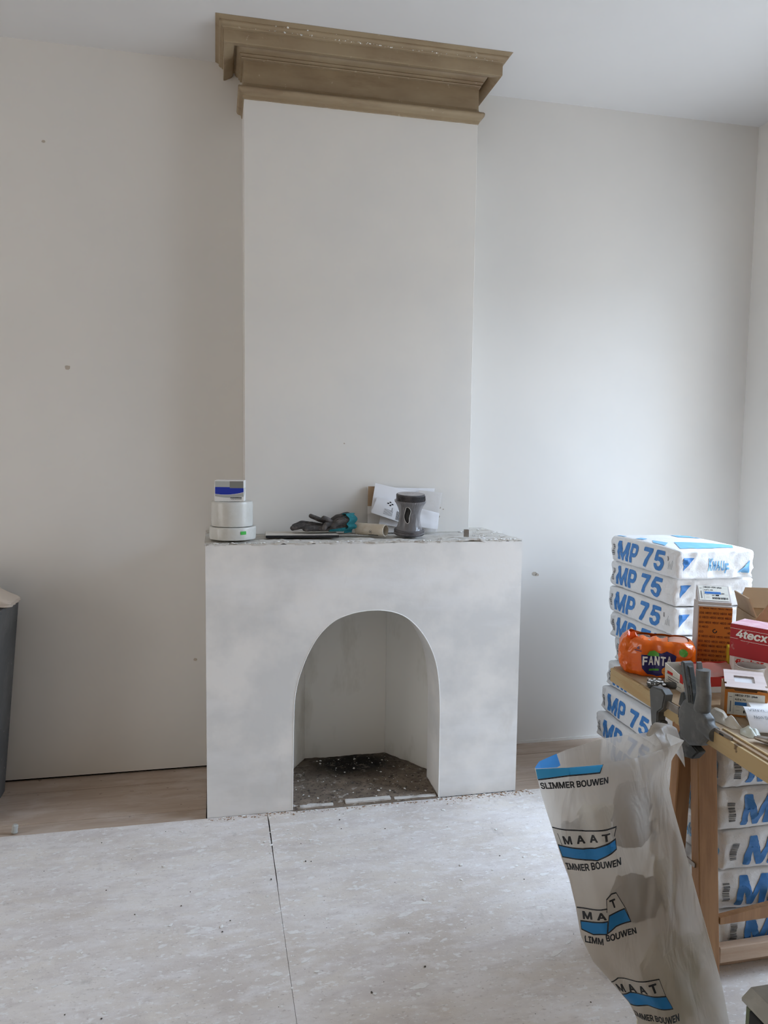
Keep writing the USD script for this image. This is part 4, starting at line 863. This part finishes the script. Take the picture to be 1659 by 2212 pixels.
obj('cup_wall', lathe([(0, 0), (.028, 0), (.030, .003), (.040, .098), (.043, .101), (.0445, .104), (.043, .106), (.041, .1035), (.0385, .098), (.0285, .004), (0, .003)], 48), 'cup_plastic', t, 40)
t = thing('cardboard_box', 'open brown cardboard box with raised flaps at the back of the table', 'cardboard box', (2.035, -1.475, TZ + .0006), -20)
W_, D_, H_ = .27, .20, .205
obj('wall', bx(-W_ / 2, W_ / 2, -D_ / 2, -D_ / 2 + .004, 0, H_), 'cardboard', t); obj('wall', bx(-W_ / 2, W_ / 2, D_ / 2 - .004, D_ / 2, 0, H_), 'cardboard', t)
obj('wall', bx(-W_ / 2, -W_ / 2 + .004, -D_ / 2 + .0041, D_ / 2 - .0041, 0, H_), 'cardboard', t); obj('wall', bx(W_ / 2 - .004, W_ / 2, -D_ / 2 + .0041, D_ / 2 - .0041, 0, H_), 'cardboard', t)
obj('base', bx(-W_ / 2 + .0041, W_ / 2 - .0041, -D_ / 2 + .0041, D_ / 2 - .0041, 0, .004), 'cardboard', t)
fl1 = Polygon([(-W_ / 2, 0), (W_ / 2, 0), (W_ / 2 - .02, .075), (-W_ / 2 + .03, .075)])
obj('flap', T(prism(fl1, 0, .004), (0, -D_ / 2, H_), 0, 118), 'cardboard', t)
obj('flap', T(prism(fl1, 0, .004), (0, D_ / 2 - .004, H_), 0, 78), 'cardboard', t)
fl2 = Polygon([(-D_ / 2 + .005, 0), (D_ / 2 - .005, 0), (D_ / 2 - .025, .070), (-D_ / 2 + .02, .070)])
obj('flap', T(prism(fl2, 0, .004), (-W_ / 2 + .004, 0, H_), 90, 70), 'cardboard', t)

# crumpled paper, glove pack, pliers
def crumple(name, label, cat, poly, z0, zamp, mname, seed, loc, rz):
    p = Polygon(poly); v, f = flat(p, .006)
    d = np.array([p.exterior.distance(Point(q)) for q in v]); e = np.clip(d / .02, 0, 1)
    h = np.abs(fbm(np.column_stack([v * 17, np.full(len(v), seed)]), 3, seed) - .5) * 2.6
    z = z0 + zamp * e * (.35 + 1.1 * h)
    top = np.column_stack([v, z]); bot = np.column_stack([v, np.minimum(z - .0008, z0 * .3)]); k = len(v)
    m = trimesh.Trimesh(top, f, process=False); ed = m.edges[trimesh.grouping.group_rows(m.edges_sorted, require_count=1)]
    S = np.vstack([[[a, a + k, b], [b, a + k, b + k]] for a, b in ed])
    m = trimesh.Trimesh(np.vstack([top, bot]), np.vstack([f, f[:, ::-1] + k, S]), process=False); m.fix_normals()
    t = thing(name, label, cat, loc, rz); obj('crumpled_sheet', m, mname, t, 50); return t
crumple('paper_bag', 'crumpled beige paper bag lying between the clamp and the low screw box', 'paper bag', [(0, 0), (.02, .09), (.02, .15), (.045, .16), (.062, .11), (.055, .03), (.06, -.04), (.05, -.10), (.02, -.09)], .001, .028, 'crumpled_paper', 3, (1.455, -1.865, TZ + .0005), -6)
crumple('glove_wrapper', 'crumpled greenish wrapper beside the vinyl gloves sheet', 'wrapper', [(0, 0), (.012, .04), (.045, .05), (.055, 0), (.04, -.025), (.015, -.025)], .001, .040, 'glove_pack', 8, (1.462, -1.995, TZ + .0005), -20)
t = thing('glove_box', 'white slanting glove box flap printed with black lettering at the right edge', 'box', (1.474, -2.000, TZ + .0008), -27)
def flapfn(u, v): return np.stack([.016 + .24 * u - .010 * v, .004 + .070 * v ** 1.1, .006 + .052 * np.sin(v * 1.35) + .004 * np.sin(9 * u) * (1 - v)], 1)
obj('flap', grid(flapfn, 24, 16, .0012), 'paper', t, True)
obj('box_body', cbx(.03, .27, .072, .16, 0, .050, .002), 'card_white', t)
for tx_, sz, a, b in (('VINYL GLOVES', .46, .035, .74), ('Non Sterile', .27, .07, .44)):
    obj('lettering', drape(fit(text_poly(tx_, False), sz, .12), lambda x, y, a=a, b=b: flapfn(x + a, y + b) + [0, -.0012, .0012], .03), 'ink_grey', t)
t = thing('pliers', 'pliers with red and dark handles lying at the table edge', 'pliers', (1.470, -2.058, TZ + .0118), -64)
obj('jaw', tri(chain([(-.008, .0, 0), (.02, .004, 0), (.045, .003, 0)], [.005, .0085, .009])), 'steel', t, 40)
obj('jaw', tri(chain([(-.006, .010, 0), (.02, .014, 0), (.045, .012, 0)], [.005, .008, .009])), 'steel', t, 40)
obj('handle', tri(chain([(.046, .014, 0), (.08, .030, 0), (.13, .038, 0), (.18, .032, 0)], [.0085, .0105, .0112, .010])), 'clamp_dark', t, 40)
obj('handle', tri(chain([(.046, .000, 0), (.08, -.010, 0), (.13, -.016, 0), (.18, -.010, 0)], [.0085, .0105, .0112, .010])), 'pliers_red', t, 40, label='red handle grip')

# ------------------------------------------------------------------ clamp on the table edge
t = thing('clamp', 'grey one-handed bar clamp with a pistol grip, hanging at the table edge', 'clamp', (1.416, 0, 0))
def plate(pts, x0, x1, c=.004, rnd=.004):
    p = Polygon(pts).buffer(-rnd).buffer(rnd * 2).buffer(-rnd)
    a = prism(p.buffer(-c), x0, x1, 'yz'); b = prism(p, x0 + c, x1 - c, 'yz')
    return tri(m3.Manifold.batch_hull([man(a), man(b)])) if False else cat_(trimesh.convex.convex_hull(np.vstack([a.vertices, b.vertices]))) if p.equals(p.convex_hull) else tri(man(a) + man(b))
obj('bar', cbx(-.003, .003, -2.022, -1.668, .802, .826, .0008), 'steel', t)
obj('bar_mark', cbx(-.0036, -.0032, -1.99, -1.972, .811, .821, .0001), 'ink_black', t)
obj('fixed_jaw', plate([(-1.725, .848), (-1.705, .860), (-1.650, .852), (-1.638, .84), (-1.645, .80), (-1.655, .74), (-1.668, .700), (-1.690, .700), (-1.690, .78), (-1.715, .80)], -.016, .016), 'clamp_grey', t, 30)
obj('jaw_pad', cbx(-.015, .015, -1.705, -1.691, .700, .755, .004), 'clamp_dark', t, 30)
bp = [(-1.812, .828), (-1.830, .856), (-1.880, .852), (-1.915, .836), (-1.925, .795), (-1.900, .768), (-1.860, .752), (-1.826, .760), (-1.814, .790)]
bd = m3.Manifold.batch_hull([sph((x, y, z), .013, 20) for y, z in bp for x in (-.008, .008)])
bs = m3.Manifold.batch_hull([sph((0, -1.905, .812), .024, 24), sph((0, -1.945, .806), .022, 24)])
bd = bd + bs - m3.Manifold.cube([.2, .03, .2], True).translate([0, -1.967, .80])
obj('body', tri(bd), 'clamp_grey', t, 35)
obj('sliding_jaw', plate([(-1.806, .770), (-1.870, .745), (-1.90, .735), (-1.870, .703), (-1.815, .690), (-1.775, .688), (-1.770, .732), (-1.79, .738)], -.015, .015, .004, .004), 'clamp_dark', t, 30)
obj('jaw_pad', cbx(-.019, .019, -1.7695, -1.756, .684, .738, .003), 'black_plastic', t, 30, label='black rubber jaw pad')
g = chain([(0, -1.888, .862), (0, -1.893, .905), (0, -1.885, .945), (0, -1.884, .972)], [.0235, .0205, .020, .0205], 24)
obj('grip', tri(g - m3.Manifold.cube([.2, .2, .1], True).translate([0, -1.884, 1.024])), 'clamp_grey', t, 40, label='thick upright pistol grip')
obj('grip_spike', plate([(-1.868, .968), (-1.878, .972), (-1.872, .992), (-1.866, .994)], -.012, .004, .001, .001), 'clamp_grey', t, 30)
obj('trigger', plate([(-1.835, .860), (-1.822, .900), (-1.804, .940), (-1.797, .972), (-1.803, .978), (-1.815, .976), (-1.826, .94), (-1.842, .90), (-1.850, .862)], -.017, .017, .003, .003), 'clamp_grey', t, 30)
obj('trigger_rib', plate([(-1.852, .862), (-1.846, .90), (-1.832, .94), (-1.822, .970), (-1.834, .968), (-1.846, .935), (-1.858, .895), (-1.864, .862)], -.013, .003, .002, .002), 'clamp_dark', t, 30)
for zz in (.888, .912, .936):
    obj('trigger_web', cbx(-.012, .004, -1.852 + (zz - .888) * .5, -1.818 + (zz - .888) * .5, zz, zz + .003, .0005), 'clamp_grey', t)
obj('release_lever', plate([(-1.788, .838), (-1.798, .880), (-1.812, .886), (-1.822, .850), (-1.81, .836)], -.012, .012, .003, .003), 'clamp_dark', t, 30)
obj('guide_block', cbx(-.008, .008, -1.800, -1.785, .797, .832, .002), 'black_plastic', t)

# ------------------------------------------------------------------ plastic bag
BL = np.array([(0.868,-1.96,0.756),(0.881,-1.978,0.693),(0.903,-2.0,0.61),(0.927,-2.013,0.53),(0.946,-2.022,0.477),(0.962,-2.031,0.409),(0.977,-2.041,0.329),(1.008,-2.054,0.262),(1.051,-2.068,0.209),(1.099,-2.084,0.152),(1.121,-2.093,0.105),(1.129,-2.1,0.006)])
BR = np.array([(1.287,-1.996,0.816),(1.254,-1.994,0.765),(1.239,-1.994,0.723),(1.255,-2.004,0.639),(1.285,-2.021,0.529),(1.315,-2.038,0.411),(1.343,-2.065,0.288),(1.37,-2.091,0.17),(1.382,-2.112,0.078),(1.381,-2.127,0.006)])
BT = np.array([(0.868,-1.96,0.756),(0.949,-1.997,0.77),(1.038,-2.016,0.779),(1.139,-2.017,0.789),(1.228,-2.005,0.804),(1.287,-1.996,0.816)])
BB = np.array([(0.868,-1.96,0.756),(0.897,-1.925,0.758),(1.029,-1.812,0.735),(1.181,-1.744,0.732),(1.262,-1.86,0.79),(1.275,-1.942,0.815),(1.287,-1.996,0.816)])
def along(c, t):
    d = np.r_[0, np.cumsum(np.linalg.norm(np.diff(c, axis=0), axis=1))]; d /= d[-1]
    return np.stack([np.interp(t, d, c[:, k]) for k in range(3)], -1)
def coons(top, s, v):
    l, r, t = along(BL, v), along(BR, v), along(top, s); b = BL[-1] * (1 - s)[..., None] + BR[-1] * s[..., None]
    S, V = s[..., None], v[..., None]
    return (1 - S) * l + S * r + (1 - V) * t + V * b - ((1 - S) * (1 - V) * top[0] + S * (1 - V) * top[-1] + (1 - S) * V * BL[-1] + S * V * BR[-1])
VIEW = np.array([-.53, -.83, .17])
def bag_front(s, v, off=0.0):
    p = coons(BT, s, v)
    b = .075 * np.sin(np.pi * np.clip(s, 0, 1)) ** .8 * np.clip(v * 4, 0, 1) ** .7 * (1 - .35 * v)
    c = .98 - .42 * np.clip((v - .05) / .45, 0, 1)
    w = np.clip(1.2 * (v - .03), 0, 1) * np.clip((.62 - v) / .2, 0, 1)
    b = b + .034 * w / (1 + np.exp(-np.clip((s - c) / .014, -30, 30))) - .022 * w * np.exp(-((s - c + .05) / .06) ** 2) - .016 * w * np.exp(-((s - c - .16 - .1 * v) / .03) ** 2)
    b = b + .006 * np.sin(9 * s + 14 * v) * np.clip(v * 6, 0, 1) + .004 * np.sin(23 * s - 9 * v + 1) * np.clip(v * 6, 0, 1)
    k = np.clip(v * 6, 0, 1) * np.clip(s * 8, 0, 1) * np.clip((1 - s) * 8, 0, 1)
    b = b + .012 * k * (np.abs(fbm(np.stack([p[:, 0] * 14, p[:, 1] * 14, p[:, 2] * 9], 1), 3, 5) - .5) - .1)
    q = p + (b + off)[..., None] * VIEW; q[:, 2] = np.maximum(q[:, 2], .004); return q
def bag_back(s, v):
    p = coons(BB, s, v)
    b = .10 * np.sin(np.pi * np.clip(s, 0, 1)) ** .7 * np.clip(v * 5, 0, 1) * (1 - .35 * v)
    k = np.clip(v * 6, 0, 1)
    b = b + .020 * k * (fbm(np.stack([p[:, 0] * 10, p[:, 1] * 10, p[:, 2] * 7], 1), 3, 15) - .5) * np.sin(np.pi * s)
    q = p - b[..., None] * VIEW * [1, 1, .2]; q[:, 2] = np.maximum(q[:, 2], .004); return q
bag = thing('plastic_bag', 'tall translucent plastic bag with blue printed bands, hung from the clamp', 'plastic bag')
obj('front_sheet', grid(bag_front, 90, 130), 'bag_film', bag, True)
obj('back_sheet', grid(bag_back, 70, 90), 'bag_film', bag, True)
def bagprint(name, poly, m, off=.0015, edge=.02): return obj(name, drape(poly, lambda s, v: bag_front(s, v, off), edge), m, bag)
def bagtext(text, bl, br, tr, tl, bold=False, m='ink_black', gap=0.0):
    w, h = 1.0, .12; fn = quad(bl, br, tr, tl, w, h)
    if gap:
        n = len(text); cw = w / (n + (n - 1) * gap)
        p = union_all([move(fit(text_poly(ch, True), cw, h), i * cw * (1 + gap), 0) for i, ch in enumerate(text)])
    else: p = fit(text_poly(text, bold), w, h)
    def f2(x, y): q = fn(x, y); return bag_front(q[:, 0], q[:, 1], .0016)
    return obj('lettering', drape(p, f2, .03), m, bag)
def outline(pts, wid=.004): return LineString(pts).buffer(wid, cap_style=2, join_style=2)
bagprint('blue_band', Polygon([(.005, .002), (.19, .002), (.33, .002), (.412, .002), (.40, .024), (.206, .024), (.002, .033)]), 'bag_blue_light')
bagprint('black_outline', outline([(.412, .001), (.40, .026), (.206, .026), (.004, .035)], .0022), 'ink_black', .0018)
bagtext('SLIMMER BOUWEN', (.012, .064), (.468, .065), (.46, .043), (.008, .044), True)
def back_print(poly, m, off=.0015):
    return obj('back_band', drape(poly, lambda s, v: bag_back(s, v) + np.array([-.002, -.002, .0015]), .02), m, bag)
back_print(Polygon([(.01, .0), (.12, .0), (.235, .0), (.25, .050), (.13, .052), (.01, .040)]), 'bag_blue')
for pw in ([(.006, .187), (.255, .2), (.497, .198), (.468, .223), (.473, .231), (.294, .253), (.203, .254), (.006, .248)], [(.004, .725), (.103, .703), (.467, .704), (.444, .765), (.291, .756), (.115, .758), (.006, .777)],
           [(.010, .454), (.259, .45), (.243, .491), (.118, .496), (.022, .495)], [(.250, .462), (.270, .420), (.318, .404), (.356, .401), (.399, .459), (.389, .458), (.262, .473)]):
    bagprint('white_panel', Polygon(pw), 'bag_white', .0009)
for box, bottom, band in (([(.006, .187), (.255, .2), (.497, .198), (.468, .223)], None, [(.006, .248), (.203, .254), (.294, .253), (.473, .231), (.461, .26), (.284, .293), (.161, .288), (.008, .289)]),
                          ([(.010, .454), (.259, .45)], None, [(.022, .495), (.118, .496), (.243, .491), (.215, .533), (.105, .537), (.017, .521)]),
                          ([(.250, .462), (.270, .420), (.318, .404), (.356, .401), (.399, .459), (.416, .503)], None, [(.262, .473), (.389, .458), (.416, .503), (.296, .512), (.222, .530)]),
                          ([(.004, .725), (.103, .703), (.467, .704), (.444, .765)], None, [(.006, .777), (.115, .758), (.291, .756), (.445, .767), (.445, .815), (.218, .8), (.006, .819)])):
    bagprint('blue_band', Polygon(band), 'bag_blue')
    bagprint('black_outline', outline(box, .0022), 'ink_black', .0018)
    bagprint('black_outline', outline(band + band[:1], .0022), 'ink_black', .0019)
bagprint('black_outline', outline([(.035, .206), (.040, .247)], .0022), 'ink_black', .0018)
bagtext('MAAT', (.065, .242), (.434, .232), (.441, .210), (.065, .214), gap=.55)
bagtext('IMMER BOUWEN', (.012, .333), (.461, .312), (.475, .288), (.012, .309), True)
bagtext('MA', (.045, .489), (.238, .486), (.242, .461), (.050, .463), gap=.5)
bagtext('T', (.294, .452), (.339, .449), (.334, .420), (.287, .424), True)
bagtext('LIMM', (.016, .564), (.151, .576), (.175, .55), (.035, .541), True)
bagtext('BOUWEN', (.193, .559), (.443, .545), (.443, .525), (.202, .535), True)
bagtext('MAAT', (.012, .762), (.407, .747), (.421, .715), (.030, .729), gap=.5)
bagtext('IMMER BOUWEN', (.006, .858), (.468, .861), (.486, .835), (.008, .838), True)
def cap(u, v):
    x = 1.232 + .090 * u + .008 * np.sin(5 * v); y = -1.985 + .030 * u + .075 * v
    z = .842 - .035 * np.abs(u - .35) ** 1.5 * 2 - .075 * np.clip(1 - v * 1.6, 0, 1) ** .8 * 1.0 - .05 * np.clip(v - .6, 0, 1) + .012 * np.sin(4.0 * u + 6 * v)
    return np.stack([x, y, z], 1)
obj('gathered_corner', grid(cap, 26, 22, .0008), 'bag_film', bag, True, label='bunched corner of the bag under the clamp jaw')
# what is in the bag
def lump(name, label, cat, c, size, m, seed, rz=0):
    b = cbx(-.5, .5, -.5, .5, -.5, .5, .12).subdivide().subdivide().subdivide(); b.vertices += (fbm(b.vertices * 3 + seed, 3, seed)[:, None] - .5) * .75
    b.vertices *= size; b.vertices[:, 2] = np.maximum(b.vertices[:, 2], -size[2] * .52)
    t = thing(name, label, cat, c, rz); obj('lump', b, m, t, 40); return t
lump('rubble_lump', 'large dark lump in the lower middle of the translucent bag', 'rubble', (1.150, -2.012, .395), (.12, .05, .10), 'rubble', 2)
lump('rubble_lump', 'small dark lump near the upper left edge of the translucent bag', 'rubble', (.975, -1.975, .575), (.055, .04, .045), 'rubble', 4)
lump('foam_piece', 'cream foam piece near the upper left inside the translucent bag', 'foam', (1.040, -1.975, .600), (.08, .04, .08), 'foam_cream', 5)
lump('foam_piece', 'cream foam piece at the right of the dark lump inside the bag', 'foam', (1.235, -2.010, .42), (.05, .04, .13), 'foam_cream', 6)
lump('cardboard_piece', 'brown cardboard piece beside the fold in the middle of the translucent bag', 'cardboard', (1.155, -1.965, .60), (.09, .025, .17), 'cardboard_dark', 9, -15)
lump('foam_board', 'big cream board filling the bottom of the translucent bag', 'foam', (1.235, -2.058, .165), (.15, .03, .22), 'foam_cream', 7, 0)

# ------------------------------------------------------------------ right and left edge
t = thing('tool_case', 'grey hard case with a black end, standing at the lower right corner', 'case', (1.275, -2.285, 0))
obj('body', cbx(.004, .40, -.46, -.004, .0005, .283, .008), 'case_green', t, 30)
obj('end_plate', cbx(-.003, .0035, -.44, -.03, .01, .282, .002), 'black_plastic', t, label='black end plate')
lidp = [(.0, .284), (.0, .292), (.024, .314), (.38, .314), (.40, .292), (.40, .284)]
obj('lid', prism(lidp, -.465, 0.0, 'xz'), 'case_grey', t, label='grey lid with bevelled edges')
obj('latch', cbx(-.012, -.0035, -.25, -.17, .20, .26, .003), 'black_plastic', t)
obj('top_recess', cbx(.045, .36, -.43, -.035, .3143, .318, .0015), 'case_grey', t)
t = thing('bin', 'tall dark grey tapered bin at the left edge of the photo', 'bin', (0, 0, 0))
def taper(x0b, x1b, x0t, x1t, y0b, y1b, y0t, y1t, h):
    return trimesh.convex.convex_hull(np.array([(x, y, 0.0004) for x in (x0b, x1b) for y in (y0b, y1b)] + [(x, y, h) for x in (x0t, x1t) for y in (y0t, y1t)]))
obj('body', taper(-1.34, -.915, -1.42, -.838, -.415, -.10, -.42, -.08, .885), 'bin_grey', t)
obj('rim', cbx(-1.426, -.832, -.426, -.074, .8852, .902, .004), 'bin_grey', t)
obj('corner_strip', trimesh.convex.convex_hull(np.array([(x, y, z) for (x, y, z) in ((-.926, -.4185, .0006), (-.9125, -.4185, .0006), (-.9125, -.40, .0006), (-.851, -.4235, .8848), (-.8355, -.4235, .8848), (-.8355, -.40, .8848))])), 'bin_edge', t, label='lighter strip along the front corner')
sk_ = Sack(a=.20, b=.11, c=.075, r=.03, seed=77, puff=.03).mesh()
k = np.clip((sk_.vertices[:, 0] + .12) / .32, 0, 1); sk_.vertices[:, 2] = (sk_.vertices[:, 2] + .075) * (1 - .82 * k ** 1.2) - .075; sk_.vertices[:, 1] *= 1 - .35 * k
t = thing('sack', 'beige sack corner lying on top of the dark grey bin', 'sack', (-1.005, -.26, .9025 + .075), -3)
obj('sack_body', sk_, 'sack_beige', t, 50)

for k, (x, z, r_, y, s_) in enumerate(((1.118, 1.312, .005, -D1, 3), (1.136, 1.305, .003, -D1, 4), (1.113, 1.268, .005, -D1, 5), (.64, 1.62, .003, -D1, 6), (1.72, .935, .012, 0, 8), (1.735, .93, .008, 0, 9), (-.62, 1.95, .010, 0, 10), (-.70, 2.95, .006, 0, 11), (-.06, .55, .007, 0, 12))):
    nm = obj('plaster_stain', blot(x, z, r_, y - .0002, s_), 'stain', None, kind='structure')
